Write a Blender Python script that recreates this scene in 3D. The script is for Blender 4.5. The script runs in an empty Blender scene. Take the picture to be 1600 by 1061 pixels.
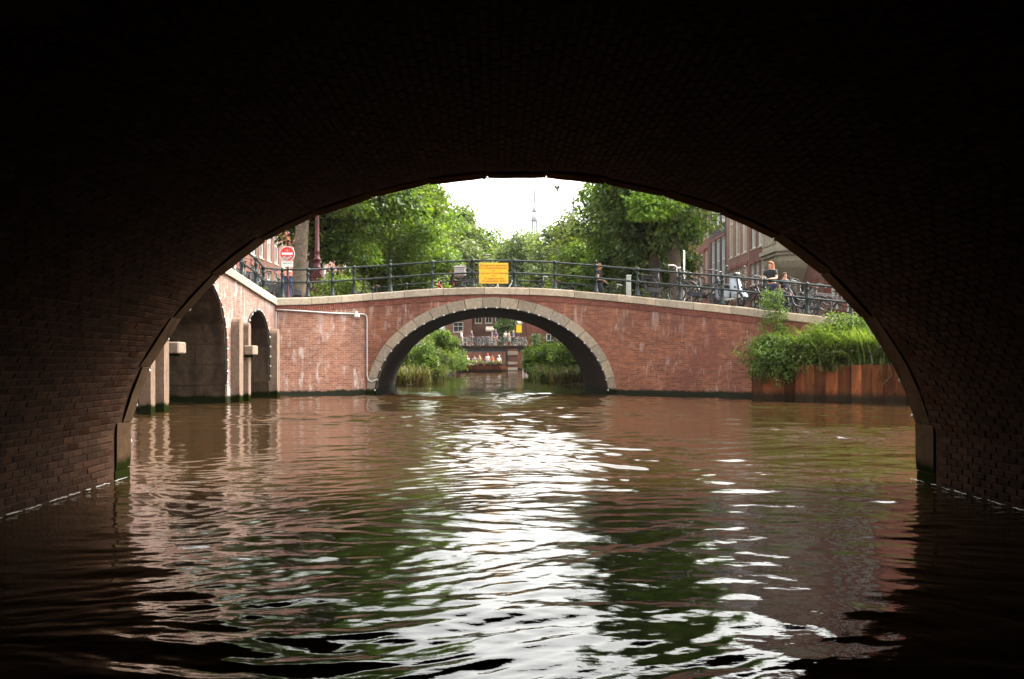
import bpy, math, random
import numpy as np
from mathutils import Vector, Matrix

random.seed(7)
RNG = np.random.default_rng(11)
SC = bpy.context.scene
COL = SC.collection
R = math.radians
F, EYE, HOR = 1556.0, 1.3, 563.0     # focal length in photo pixels, eye height above the water, horizon row

# ------------------------------------------------------------------ camera, sky, sun, exposure
cd = bpy.data.cameras.new('camera')
cam = bpy.data.objects.new('camera', cd)
COL.objects.link(cam)
cam.location = (0, 0, EYE)
cam.rotation_euler = (R(90), 0, 0)
cd.sensor_width = 36
cd.lens = 35.0
cd.shift_y = 0.0203
cd.clip_start = 0.05
cd.clip_end = 3000
SC.camera = cam

SUN_EL, SUN_AZ = R(52), R(64)       # high veiled sun off to the right
world = bpy.data.worlds.new('World')
SC.world = world
world.use_nodes = True
wn, wl = world.node_tree.nodes, world.node_tree.links
wn.clear()
sky = wn.new('ShaderNodeTexSky')
sky.sky_type = 'NISHITA'
sky.sun_disc = False
sky.sun_elevation = SUN_EL
sky.sun_rotation = SUN_AZ
sky.air_density = 1.0
sky.dust_density = 6.0
sky.ozone_density = 0.6
hs = wn.new('ShaderNodeHueSaturation')
hs.inputs['Saturation'].default_value = 0.16
tint = wn.new('ShaderNodeMixRGB')
tint.blend_type = 'MULTIPLY'
tint.inputs[0].default_value = 1.0
tint.inputs[2].default_value = (1.0, 0.985, 0.93, 1)
bg = wn.new('ShaderNodeBackground')
bg.inputs['Strength'].default_value = 0.15
wo = wn.new('ShaderNodeOutputWorld')
wl.new(sky.outputs[0], hs.inputs['Color'])
wl.new(hs.outputs[0], tint.inputs[1])
wl.new(tint.outputs[0], bg.inputs['Color'])
wl.new(bg.outputs[0], wo.inputs['Surface'])

sd = bpy.data.lights.new('sun', 'SUN')
sd.energy = 0.5
sd.angle = R(12)
sd.color = (1.0, 0.95, 0.87)
sun = bpy.data.objects.new('sun', sd)
COL.objects.link(sun)
# sun position: azimuth measured from +Y clockwise
sdir = Vector((math.sin(SUN_AZ) * math.cos(SUN_EL), math.cos(SUN_AZ) * math.cos(SUN_EL), math.sin(SUN_EL)))
sun.rotation_euler = (-sdir).to_track_quat('-Z', 'Y').to_euler()
sun.location = sdir * 80

SC.view_settings.view_transform = 'Standard'
SC.view_settings.look = 'None'
SC.view_settings.exposure = 2.75
SC.view_settings.gamma = 1.0
SC.view_settings.use_curve_mapping = False
SC.render.engine = 'CYCLES'
SC.cycles.max_bounces = 8
SC.cycles.diffuse_bounces = 3
SC.cycles.glossy_bounces = 4
SC.cycles.transmission_bounces = 4
SC.cycles.volume_bounces = 0
SC.cycles.caustics_reflective = False
SC.cycles.caustics_refractive = False
SC.cycles.use_denoising = True

# ------------------------------------------------------------------ helpers
def at(px, py, Y):
    """A point of the photograph at distance Y as a place in the world."""
    return Vector(((px - 800) / F * Y, Y, EYE + (HOR - py) / F * Y))

def tag(o, label=None, cat=None, group=None, kind=None):
    if label: o['label'] = label
    if cat: o['category'] = cat
    if group: o['group'] = group
    if kind: o['kind'] = kind
    return o

def empty(name, loc=(0, 0, 0), rz=0.0, label=None, cat=None, group=None, kind=None, scale=1.0):
    o = bpy.data.objects.new(name, None)
    o.empty_display_size = 0.2
    o.location = loc
    o.rotation_euler = (0, 0, rz)
    o.scale = (scale, scale, scale)
    COL.objects.link(o)
    return tag(o, label, cat, group, kind)

def inst(name, mesh, mat, parent=None, loc=(0, 0, 0), rot=(0, 0, 0), world=False, scale=None):
    o = bpy.data.objects.new(name, mesh)
    COL.objects.link(o)
    o.location = loc
    o.rotation_euler = rot
    if scale: o.scale = scale
    if mat is not None:
        if not mesh.materials: mesh.materials.append(mat)
        elif mesh.materials[0] != mat:
            o.material_slots[0].link = 'OBJECT'
            o.material_slots[0].material = mat
    if parent is not None:
        o.parent = parent
        if world: o.matrix_parent_inverse = pmat(parent).inverted()
    return o

def pmat(p):
    m = Matrix.LocRotScale(p.location, p.rotation_euler, p.scale)
    if p.parent: m = pmat(p.parent) @ p.matrix_parent_inverse @ m
    return m

class MB:
    """Collects boxes, bars and tubes; build() links them as one mesh object."""
    def __init__(s): s.v, s.f, s.uv = [], [], {}
    def face(s, pts, uv=None):
        n = len(s.v)
        s.v += [tuple(p) for p in pts]
        if uv: s.uv[len(s.f)] = uv
        s.f.append(tuple(range(n, n + len(pts))))
        return s
    def raw(s, vs, fs):
        n = len(s.v)
        s.v += [tuple(p) for p in vs]
        s.f += [tuple(i + n for i in f) for f in fs]
        return s
    def box(s, c, d, rz=0.0, bev=0.0, m=None):
        x, y, z = d[0] / 2, d[1] / 2, d[2] / 2
        if bev:
            b = min(bev, x * .45, y * .45, z * .45)
            vs, fs = [], []
            for sx in (-1, 1):
                for sy in (-1, 1):
                    for sz in (-1, 1):
                        vs += [(sx * x, sy * (y - b), sz * (z - b)), (sx * (x - b), sy * y, sz * (z - b)), (sx * (x - b), sy * (y - b), sz * z)]
            def I(sx, sy, sz, k): return ((sx > 0) * 4 + (sy > 0) * 2 + (sz > 0)) * 3 + k
            for q in (-1, 1):
                fs.append((I(q, -1, -1, 0), I(q, 1, -1, 0), I(q, 1, 1, 0), I(q, -1, 1, 0)))
                fs.append((I(-1, q, -1, 1), I(1, q, -1, 1), I(1, q, 1, 1), I(-1, q, 1, 1)))
                fs.append((I(-1, -1, q, 2), I(1, -1, q, 2), I(1, 1, q, 2), I(-1, 1, q, 2)))
                for w in (-1, 1):
                    fs.append((I(q, w, -1, 0), I(q, w, 1, 0), I(q, w, 1, 1), I(q, w, -1, 1)))
                    fs.append((I(q, -1, w, 0), I(q, 1, w, 0), I(q, 1, w, 2), I(q, -1, w, 2)))
                    fs.append((I(-1, q, w, 1), I(1, q, w, 1), I(1, q, w, 2), I(-1, q, w, 2)))
                    for u in (-1, 1): fs.append((I(q, w, u, 0), I(q, w, u, 1), I(q, w, u, 2)))
        else:
            vs = [(a * x, b * y, c2 * z) for a in (-1, 1) for b in (-1, 1) for c2 in (-1, 1)]
            fs = [(0, 1, 3, 2), (4, 6, 7, 5), (0, 4, 5, 1), (2, 3, 7, 6), (0, 2, 6, 4), (1, 5, 7, 3)]
        M = m if m is not None else Matrix.Translation(c) @ Matrix.Rotation(rz, 4, 'Z')
        return s.raw([M @ Vector(p) for p in vs], fs)
    def tube(s, pts, r, n=6, cap=True):
        pts = [Vector(p) for p in pts]
        rr = r if isinstance(r, (list, tuple)) else [r] * len(pts)
        vs, fs = [], []
        ref = None
        for i, p in enumerate(pts):
            d = (pts[min(i + 1, len(pts) - 1)] - pts[max(i - 1, 0)])
            if d.length < 1e-9: d = Vector((0, 0, 1))
            d.normalize()
            if ref is None: ref = Vector((0, 0, 1)) if abs(d.z) < .9 else Vector((1, 0, 0))
            a = ref - d * ref.dot(d)
            if a.length < 1e-6: a = d.orthogonal()
            a.normalize()
            ref = a
            b = d.cross(a)
            for k in range(n):
                t = 2 * math.pi * k / n
                vs.append(p + (a * math.cos(t) + b * math.sin(t)) * rr[i])
        for i in range(len(pts) - 1):
            for k in range(n):
                k2 = (k + 1) % n
                fs.append((i * n + k, i * n + k2, (i + 1) * n + k2, (i + 1) * n + k))
        if cap:
            fs.append(tuple(range(n))[::-1])
            fs.append(tuple((len(pts) - 1) * n + k for k in range(n)))
        return s.raw(vs, fs)
    def lathe(s, prof, c=(0, 0, 0), n=10, sx=1.0, sy=1.0):
        vs, fs = [], []
        for (r, z) in prof:
            for k in range(n):
                t = 2 * math.pi * (k + .5) / n
                vs.append((c[0] + r * math.cos(t) * sx, c[1] + r * math.sin(t) * sy, c[2] + z))
        for i in range(len(prof) - 1):
            for k in range(n):
                k2 = (k + 1) % n
                fs.append((i * n + k, i * n + k2, (i + 1) * n + k2, (i + 1) * n + k))
        fs.append(tuple(range(n))[::-1])
        fs.append(tuple((len(prof) - 1) * n + k for k in range(n)))
        return s.raw(vs, fs)
    def ball(s, c, r, n=8, m=6, sc=(1, 1, 1)):
        pr = []
        for i in range(m + 1):
            t = -math.pi / 2 + math.pi * i / m
            pr.append((max(math.cos(t), .02) * r, math.sin(t) * r * sc[2]))
        return s.lathe(pr, c, n, sc[0], sc[1])
    def torus(s, c, R0, r, axis='Y', n=28, m=6):
        vs, fs = [], []
        for i in range(n):
            t = 2 * math.pi * i / n
            for k in range(m):
                u = 2 * math.pi * k / m
                q = R0 + r * math.cos(u)
                w = r * math.sin(u)
                if axis == 'Y': p = (c[0] + q * math.cos(t), c[1] + w, c[2] + q * math.sin(t))
                else: p = (c[0] + q * math.cos(t), c[1] + q * math.sin(t), c[2] + w)
                vs.append(p)
        for i in range(n):
            for k in range(m):
                i2, k2 = (i + 1) % n, (k + 1) % m
                fs.append((i * m + k, i2 * m + k, i2 * m + k2, i * m + k2))
        return s.raw(vs, fs)
    def prism(s, poly, z0, z1):
        n = len(poly)
        vs = [(p[0], p[1], z0) for p in poly] + [(p[0], p[1], z1) for p in poly]
        fs = [(i, (i + 1) % n, n + (i + 1) % n, n + i) for i in range(n)]
        fs += [tuple(range(n))[::-1], tuple(range(n, 2 * n))]
        return s.raw(vs, fs)
    def mesh(s, name, smooth=False):
        me = bpy.data.meshes.new(name)
        me.from_pydata(s.v, [], s.f)
        ul = me.uv_layers.new(name='UVMap')
        buf = np.zeros(len(me.loops) * 2, dtype=np.float32)
        li = 0
        for fi, f in enumerate(s.f):
            uv = s.uv.get(fi)
            if uv is None:
                a, b, c = (Vector(s.v[f[0]]), Vector(s.v[f[1]]), Vector(s.v[f[2]]))
                nn = (b - a).cross(c - a)
                if nn.length > 1e-12: nn.normalize()
                if abs(nn.z) > .75:
                    uv = [(s.v[i][0], s.v[i][1]) for i in f]
                else:
                    l = math.hypot(nn.x, nn.y) or 1
                    tx, ty = -nn.y / l, nn.x / l
                    if tx < -1e-6 or (abs(tx) < 1e-6 and ty < 0): tx, ty = -tx, -ty
                    uv = [(s.v[i][0] * tx + s.v[i][1] * ty, s.v[i][2]) for i in f]
            for q in uv:
                buf[li * 2], buf[li * 2 + 1] = q[0], q[1]
                li += 1
        ul.data.foreach_set('uv', buf)
        if smooth: me.polygons.foreach_set('use_smooth', [True] * len(me.polygons))
        me.update()
        return me
    def build(s, name, mat, parent=None, smooth=False, world=True, loc=(0, 0, 0)):
        return inst(name, s.mesh(name, smooth), mat, parent, loc, world=world)

# ------------------------------------------------------------------ materials
def nt(name):
    m = bpy.data.materials.new(name)
    m.use_nodes = True
    n, l = m.node_tree.nodes, m.node_tree.links
    return m, n, l, n['Principled BSDF']

def ramp(n, stops, interp='LINEAR'):
    r = n.new('ShaderNodeValToRGB')
    r.color_ramp.interpolation = interp
    e = r.color_ramp.elements
    while len(e) < len(stops): e.new(.5)
    for i, (p, c) in enumerate(stops):
        e[i].position = p
        e[i].color = (c[0], c[1], c[2], 1) if not isinstance(c, (int, float)) else (c, c, c, 1)
    return r

def noise(n, l, vec, scale, detail=4, rough=.55, stretch=None):
    t = n.new('ShaderNodeTexNoise')
    t.inputs['Scale'].default_value = scale
    t.inputs['Detail'].default_value = detail
    t.inputs['Roughness'].default_value = rough
    if stretch:
        mp = n.new('ShaderNodeMapping')
        mp.inputs['Scale'].default_value = stretch
        l.new(vec, mp.inputs['Vector'])
        vec = mp.outputs[0]
    l.new(vec, t.inputs['Vector'])
    return t

def mix(n, l, fac, a, b, mode='MIX'):
    m = n.new('ShaderNodeMixRGB')
    m.blend_type = mode
    for i, q in ((0, fac), (1, a), (2, b)):
        if hasattr(q, 'links') or hasattr(q, 'is_output'): l.new(q, m.inputs[i])
        elif isinstance(q, (int, float)): m.inputs[i].default_value = q
        else: m.inputs[i].default_value = (q[0], q[1], q[2], 1)
    return m.outputs[0]

def plain(name, c, rough=.6, var=.25, scale=6.0, metal=0.0, bump=0.0, dirt=None, spec=.4, island=0.0):
    """A painted or natural surface with mottling, optional grime and fine relief."""
    m, n, l, b = nt(name)
    tc = n.new('ShaderNodeTexCoord')
    t = noise(n, l, tc.outputs['Object'], scale, 6, .6)
    lo = tuple(x * (1 - var) for x in c)
    hi = tuple(min(1, x * (1 + var)) for x in c)
    r = ramp(n, [(.3, lo), (.7, hi)])
    l.new(t.outputs['Fac'], r.inputs[0])
    col = r.outputs[0]
    if dirt:
        t2 = noise(n, l, tc.outputs['Object'], scale * .35, 5, .65)
        r2 = ramp(n, [(.48, 0.0), (.68, .8)])
        l.new(t2.outputs['Fac'], r2.inputs[0])
        col = mix(n, l, r2.outputs[0], col, dirt)
    if island:
        g = n.new('ShaderNodeObjectInfo')
        r3 = ramp(n, [(0, 1 - island), (1, 1 + island * .6)])
        l.new(g.outputs['Random'], r3.inputs[0])
        col = mix(n, l, 1.0, col, r3.outputs[0], 'MULTIPLY')
        g2 = n.new('ShaderNodeNewGeometry')
        r5 = ramp(n, [(0, 1 - island), (1, 1 + island * .6)])
        l.new(g2.outputs['Random Per Island'], r5.inputs[0])
        col = mix(n, l, 1.0, col, r5.outputs[0], 'MULTIPLY')
    l.new(col, b.inputs['Base Color'])
    b.inputs['Roughness'].default_value = rough
    b.inputs['Metallic'].default_value = metal
    b.inputs['Specular IOR Level'].default_value = spec
    if bump:
        bp = n.new('ShaderNodeBump')
        bp.inputs['Strength'].default_value = bump
        bp.inputs['Distance'].default_value = .02
        t4 = noise(n, l, tc.outputs['Object'], scale * 5, 5, .6)
        l.new(t4.outputs['Fac'], bp.inputs['Height'])
        l.new(bp.outputs[0], b.inputs['Normal'])
    return m

def brickmat(name, c1, c2, mortar, white=0.0, white_lo=.60, algae=True, patch=None, bw=.22, rh=.068, ms=.007, runs=None):
    """Brickwork too far off to tell the bricks apart: bond, colour of each brick, lime runs and the algae line."""
    m, n, l, b = nt(name)
    uv = n.new('ShaderNodeUVMap')
    tc = n.new('ShaderNodeTexCoord')
    bt = n.new('ShaderNodeTexBrick')
    bt.inputs['Color1'].default_value = (*c1, 1)
    bt.inputs['Color2'].default_value = (*c2, 1)
    bt.inputs['Mortar'].default_value = (*mortar, 1)
    bt.inputs['Scale'].default_value = 1.0
    bt.inputs['Mortar Size'].default_value = ms
    bt.inputs['Mortar Smooth'].default_value = .3
    bt.inputs['Bias'].default_value = -.1
    bt.inputs['Brick Width'].default_value = bw
    bt.inputs['Row Height'].default_value = rh
    l.new(uv.outputs[0], bt.inputs['Vector'])
    col = bt.outputs['Color']
    big = noise(n, l, tc.outputs['Object'], .55, 6, .6)
    rb = ramp(n, [(.3, (.72, .70, .72)), (.5, (1, 1, 1)), (.72, (1.22, 1.16, 1.1))])
    l.new(big.outputs['Fac'], rb.inputs[0])
    col = mix(n, l, 1.0, col, rb.outputs[0], 'MULTIPLY')
    med = noise(n, l, tc.outputs['Object'], 5.0, 4, .6, (1, 1, 2.5))
    rm = ramp(n, [(.3, .70), (.7, 1.25)])
    l.new(med.outputs['Fac'], rm.inputs[0])
    col = mix(n, l, .8, col, rm.outputs[0], 'MULTIPLY')
    if patch:
        pt = noise(n, l, tc.outputs['Object'], .8, 5, .7)
        rp = ramp(n, [(.5, 0.0), (.62, .7)])
        l.new(pt.outputs['Fac'], rp.inputs[0])
        col = mix(n, l, rp.outputs[0], col, patch)
    if white:
        w = noise(n, l, tc.outputs['Object'], 5.2, 6, .7, (1, 1, .28))
        rw = ramp(n, [(white_lo - .03, 0.0), (white_lo + .04, .45), (white_lo + .14, 1.0)])
        l.new(w.outputs['Fac'], rw.inputs[0])
        w2 = noise(n, l, tc.outputs['Object'], .9, 3, .6, (1, 1, 1.6))
        rw2 = ramp(n, [(.45, .05), (.62, 1.0)])
        l.new(w2.outputs['Fac'], rw2.inputs[0])
        wm = mix(n, l, 1.0, rw.outputs[0], rw2.outputs[0], 'MULTIPLY')
        wm = mix(n, l, 1.0, wm, (white, white, white), 'MULTIPLY')
        col = mix(n, l, wm, col, (.62, .57, .54))
    if runs:           # lime and soot runs below the coping
        sz = n.new('ShaderNodeSeparateXYZ')
        l.new(tc.outputs['Object'], sz.inputs[0])
        rz_ = ramp(n, [(runs / 5, 0.0), ((runs + 1.1) / 5, 1.0)])
        dv = n.new('ShaderNodeMath'); dv.operation = 'DIVIDE'; dv.inputs[1].default_value = 5.0
        l.new(sz.outputs['Z'], dv.inputs[0]); l.new(dv.outputs[0], rz_.inputs[0])
        for (sc_, c_, lo_) in ((3.1, (.52, .46, .42), .56), (2.3, (.07, .04, .03), .55)):
            st = noise(n, l, tc.outputs['Object'], sc_, 5, .65, (1, 1, .10))
            rs_ = ramp(n, [(lo_, 0.0), (lo_ + .12, .75)])
            l.new(st.outputs['Fac'], rs_.inputs[0])
            col = mix(n, l, mix(n, l, 1.0, rs_.outputs[0], rz_.outputs[0], 'MULTIPLY'), col, c_)
    if algae:
        sx = n.new('ShaderNodeSeparateXYZ')
        l.new(tc.outputs['Object'], sx.inputs[0])
        an = noise(n, l, tc.outputs['Object'], 3.0, 5, .7)
        ad = n.new('ShaderNodeMath'); ad.operation = 'MULTIPLY_ADD'
        l.new(an.outputs['Fac'], ad.inputs[0]); ad.inputs[1].default_value = -.22
        l.new(sx.outputs['Z'], ad.inputs[2])
        ra = ramp(n, [(.0, 1.0), (.06, 1.0), (.13, 0.0)])
        l.new(ad.outputs[0], ra.inputs[0])
        col = mix(n, l, ra.outputs[0], col, (.009, .0115, .003))
    l.new(col, b.inputs['Base Color'])
    b.inputs['Roughness'].default_value = .85
    b.inputs['Specular IOR Level'].default_value = .25
    bp = n.new('ShaderNodeBump')
    bp.inputs['Strength'].default_value = .6
    bp.inputs['Distance'].default_value = .012
    bp.invert = True
    l.new(bt.outputs['Fac'], bp.inputs['Height'])
    l.new(bp.outputs[0], b.inputs['Normal'])
    return m

def stonemat(name, c, stain=(.06, .05, .035), amount=.7, algae=True, lo=.5):
    m, n, l, b = nt(name)
    tc = n.new('ShaderNodeTexCoord')
    oi = n.new('ShaderNodeObjectInfo')
    a = noise(n, l, tc.outputs['Object'], 9, 8, .65)
    r = ramp(n, [(.25, tuple(x * .68 for x in c)), (.55, c), (.8, tuple(x * 1.25 for x in c))])
    l.new(a.outputs['Fac'], r.inputs[0])
    rr = ramp(n, [(0, (.76, .74, .70)), (.5, (.95, .95, .95)), (1, (1.12, 1.07, 1.0))])
    l.new(oi.outputs['Random'], rr.inputs[0])
    col = mix(n, l, 1.0, r.outputs[0], rr.outputs[0], 'MULTIPLY')
    s2 = noise(n, l, tc.outputs['Object'], 2.2, 7, .7, (1, 1, .45))
    r2 = ramp(n, [(lo, 0.0), (lo + .2, amount)])
    l.new(s2.outputs['Fac'], r2.inputs[0])
    col = mix(n, l, r2.outputs[0], col, stain)
    if algae:
        sx = n.new('ShaderNodeSeparateXYZ')
        l.new(tc.outputs['Object'], sx.inputs[0])
        ad = n.new('ShaderNodeMath'); ad.operation = 'MULTIPLY_ADD'
        l.new(s2.outputs['Fac'], ad.inputs[0]); ad.inputs[1].default_value = -.25
        l.new(sx.outputs['Z'], ad.inputs[2])
        ra = ramp(n, [(.0, 1.0), (.06, 1.0), (.14, 0.0)])
        l.new(ad.outputs[0], ra.inputs[0])
        col = mix(n, l, ra.outputs[0], col, (.009, .0115, .003))
    l.new(col, b.inputs['Base Color'])
    b.inputs['Roughness'].default_value = .88
    b.inputs['Specular IOR Level'].default_value = .0
    bp = n.new('ShaderNodeBump')
    bp.inputs['Strength'].default_value = .5
    bp.inputs['Distance'].default_value = .02
    l.new(a.outputs['Fac'], bp.inputs['Height'])
    l.new(bp.outputs[0], b.inputs['Normal'])
    return m

def leafmat(name, dark, mid, light, trans=.35):
    m, n, l, b = nt(name)
    out = n['Material Output']
    g = n.new('ShaderNodeNewGeometry')
    r = ramp(n, [(0, dark), (.55, mid), (1, light)])
    l.new(g.outputs['Random Per Island'], r.inputs[0])
    tc = n.new('ShaderNodeTexCoord')
    t = noise(n, l, tc.outputs['Object'], .45, 3, .5)
    rt = ramp(n, [(.35, (.72, .8, .75)), (.65, (1.25, 1.15, 1.0))])
    l.new(t.outputs['Fac'], rt.inputs[0])
    col = mix(n, l, 1.0, r.outputs[0], rt.outputs[0], 'MULTIPLY')
    l.new(col, b.inputs['Base Color'])
    b.inputs['Roughness'].default_value = .5
    b.inputs['Specular IOR Level'].default_value = .3
    tr = n.new('ShaderNodeBsdfTranslucent')
    tcol = mix(n, l, 1.0, col, (1.25, 1.3, .5), 'MULTIPLY')
    l.new(tcol, tr.inputs['Color'])
    mx = n.new('ShaderNodeMixShader')
    mx.inputs[0].default_value = trans
    l.new(b.outputs[0], mx.inputs[1])
    l.new(tr.outputs[0], mx.inputs[2])
    l.new(mx.outputs[0], out.inputs['Surface'])
    return m

M = {}
M['brick_bridge'] = brickmat('brick_bridge', (.285, .100, .055), (.150, .050, .030), (.215, .145, .10), white=.42, white_lo=.57, patch=(.15, .055, .04), runs=2.3)
M['brick_wing'] = brickmat('brick_wing', (.31, .132, .085), (.19, .075, .048), (.31, .235, .18), white=.75, white_lo=.53, runs=2.2)
M['brick_side'] = brickmat('brick_side', (.24, .125, .092), (.155, .078, .058), (.26, .21, .175), white=.5, white_lo=.46, runs=1.6)
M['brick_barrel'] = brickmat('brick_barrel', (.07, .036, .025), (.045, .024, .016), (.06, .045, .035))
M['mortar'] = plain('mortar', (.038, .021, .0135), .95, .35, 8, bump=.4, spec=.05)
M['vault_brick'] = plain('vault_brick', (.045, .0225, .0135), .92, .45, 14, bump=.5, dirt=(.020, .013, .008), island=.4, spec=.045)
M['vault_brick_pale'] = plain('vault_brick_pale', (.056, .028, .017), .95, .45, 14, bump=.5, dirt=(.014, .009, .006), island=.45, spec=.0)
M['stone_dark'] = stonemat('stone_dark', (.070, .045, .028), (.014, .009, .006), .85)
M['stone_ring'] = stonemat('stone_ring', (.31, .258, .20), (.17, .12, .085), .55)
M['stone_cope'] = stonemat('stone_cope', (.42, .35, .27), (.16, .125, .09), .5, algae=False)
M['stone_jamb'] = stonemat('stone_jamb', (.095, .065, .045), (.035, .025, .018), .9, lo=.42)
M['stone_block'] = stonemat('stone_block', (.24, .19, .15), (.13, .10, .08), .6, algae=False)
M['stone_pale'] = stonemat('stone_pale', (.50, .45, .36), (.25, .2, .14), .5, algae=False)
M['timber_grey'] = stonemat('timber_grey', (.21, .15, .115), (.07, .045, .033), .75)
M['iron_green'] = plain('iron_green', (.016, .024, .023), .5, .3, 20, dirt=(.035, .036, .032), spec=.2)
M['iron_pale'] = plain('iron_pale', (.075, .085, .088), .4, .3, 20)
M['conduit'] = plain('conduit', (.42, .39, .37), .5, .2, 15)
M['white_paint'] = plain('white_paint', (.66, .64, .60), .5, .12, 8)
M['cream_paint'] = plain('cream_paint', (.62, .56, .46), .55, .15, 5)
M['grey_paint'] = plain('grey_paint', (.36, .37, .36), .5, .15, 9)
M['pale_grey'] = plain('pale_grey', (.34, .36, .34), .5, .15, 9)
M['maroon'] = plain('maroon', (.065, .011, .012), .5, .35, 12, dirt=(.028, .008, .008), spec=.25)
M['sign_red'] = plain('sign_red', (.58, .03, .025), .4, .1, 9)
M['sign_yellow'] = plain('sign_yellow', (.80, .42, .012), .45, .06, 3)
M['sign_yellow_far'] = plain('sign_yellow_far', (.82, .58, .02), .45, .06, 3)
M['ink'] = plain('ink', (.30, .10, .008), .6, .1, 9)
M['black_rubber'] = plain('black_rubber', (.018, .017, .017), .7, .3, 20)
M['black_paint'] = plain('black_paint', (.02, .02, .022), .35, .3, 15)
M['chrome'] = plain('chrome', (.10, .095, .09), .5, .4, 15, metal=.2)
M['red_paint'] = plain('red_paint', (.55, .055, .02), .4, .2, 12)
M['blue_paint'] = plain('blue_paint', (.012, .04, .10), .4, .25, 9)
M['dark_blue'] = plain('dark_blue', (.018, .02, .03), .4, .25, 9)
M['scooter_blue'] = plain('scooter_blue', (.34, .38, .44), .3, .08, 9)
M['bag_grey'] = plain('bag_grey', (.30, .27, .26), .8, .15, 12)
M['leather'] = plain('leather', (.09, .045, .025), .6, .3, 12)
M['orange_plastic'] = plain('orange_plastic', (.60, .14, .03), .4, .15, 10)
M['bulb'] = plain('bulb', (.50, .47, .42), .2, .05, 9)
M['cable'] = plain('cable', (.015, .013, .012), .6, .2, 9)
M['asphalt'] = plain('asphalt', (.055, .052, .05), .9, .3, 6, bump=.3)
M['paving'] = brickmat('paving', (.12, .075, .06), (.09, .055, .045), (.06, .05, .04), algae=False)
M['soil'] = plain('soil', (.05, .036, .02), .95, .4, 4, bump=.4)
M['bark'] = plain('bark', (.135, .098, .068), .95, .45, 9, bump=1.0, dirt=(.05, .05, .03))
M['bark_brown'] = plain('bark_brown', (.075, .048, .032), .95, .45, 9, bump=1.0, dirt=(.03, .03, .018))
M['bark_dark'] = plain('bark_dark', (.055, .042, .03), .95, .45, 9, bump=1.0)
M['girder'] = plain('girder', (.022, .022, .024), .6, .3, 5)
M['glass'] = plain('glass', (.025, .03, .035), .06, .4, 1.2, spec=.6)
M['glass_pale'] = plain('glass_pale', (.20, .19, .17), .12, .35, 1.5, spec=.6)
M['roof_tile'] = plain('roof_tile', (.10, .05, .04), .8, .3, 5, bump=.4)
M['spire_lead'] = plain('spire_lead', (.21, .23, .23), .7, .2, 3)
M['spire_stone'] = plain('spire_stone', (.35, .32, .28), .8, .2, 2)
M['glint'] = plain('glint', (.30, .28, .25), .4, .2, 20)  # pale tone of the painted wave glints
M['house_red'] = brickmat('house_red', (.24, .074, .048), (.17, .052, .036), (.17, .11, .09), algae=False)
M['house_pink'] = brickmat('house_pink', (.27, .12, .09), (.20, .085, .064), (.22, .16, .13), algae=False)
M['house_dark'] = brickmat('house_dark', (.055, .035, .038), (.04, .026, .03), (.07, .055, .055), algae=False)
M['house_brown'] = brickmat('house_brown', (.16, .062, .042), (.115, .043, .032), (.15, .1, .075), algae=False)

M['leaf_elm'] = leafmat('leaf_elm', (0.0491, 0.0975, 0.0144), (0.1053, 0.182, 0.0263), (0.2106, 0.299, 0.0538), .38)
M['leaf_bright'] = leafmat('leaf_bright', (0.0648, 0.1104, 0.0155), (0.1231, 0.186, 0.0276), (0.2074, 0.27, 0.0552), .38)
M['leaf_dark'] = leafmat('leaf_dark', (0.0321, 0.0607, 0.0149), (0.0656, 0.108, 0.0248), (0.1312, 0.1755, 0.0435), .38)
M['leaf_olive'] = leafmat('leaf_olive', (0.0675, 0.0938, 0.0253), (0.1215, 0.1562, 0.0403), (0.216, 0.25, 0.069), .38)
M['leaf_willow'] = leafmat('leaf_willow', (.07, .10, .045), (.13, .17, .07), (.23, .27, .13))
M['leaf_far'] = leafmat('leaf_far', (0.0648, 0.102, 0.0331), (0.1166, 0.168, 0.0497), (0.2074, 0.252, 0.0883), .38)
M['leaf_reed'] = leafmat('leaf_reed', (0.0437, 0.081, 0.0174), (0.0948, 0.1553, 0.0298), (0.1895, 0.243, 0.0683), .38)
M['leaf_dry'] = leafmat('leaf_dry', (.075, .045, .022), (.125, .08, .035), (.19, .14, .06), .2)
M['petal_white'] = leafmat('petal_white', (.6, .55, .5), (.75, .72, .68), (.8, .8, .78), .2)
M['petal_red'] = leafmat('petal_red', (.4, .05, .03), (.55, .08, .05), (.6, .15, .1), .2)

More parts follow.
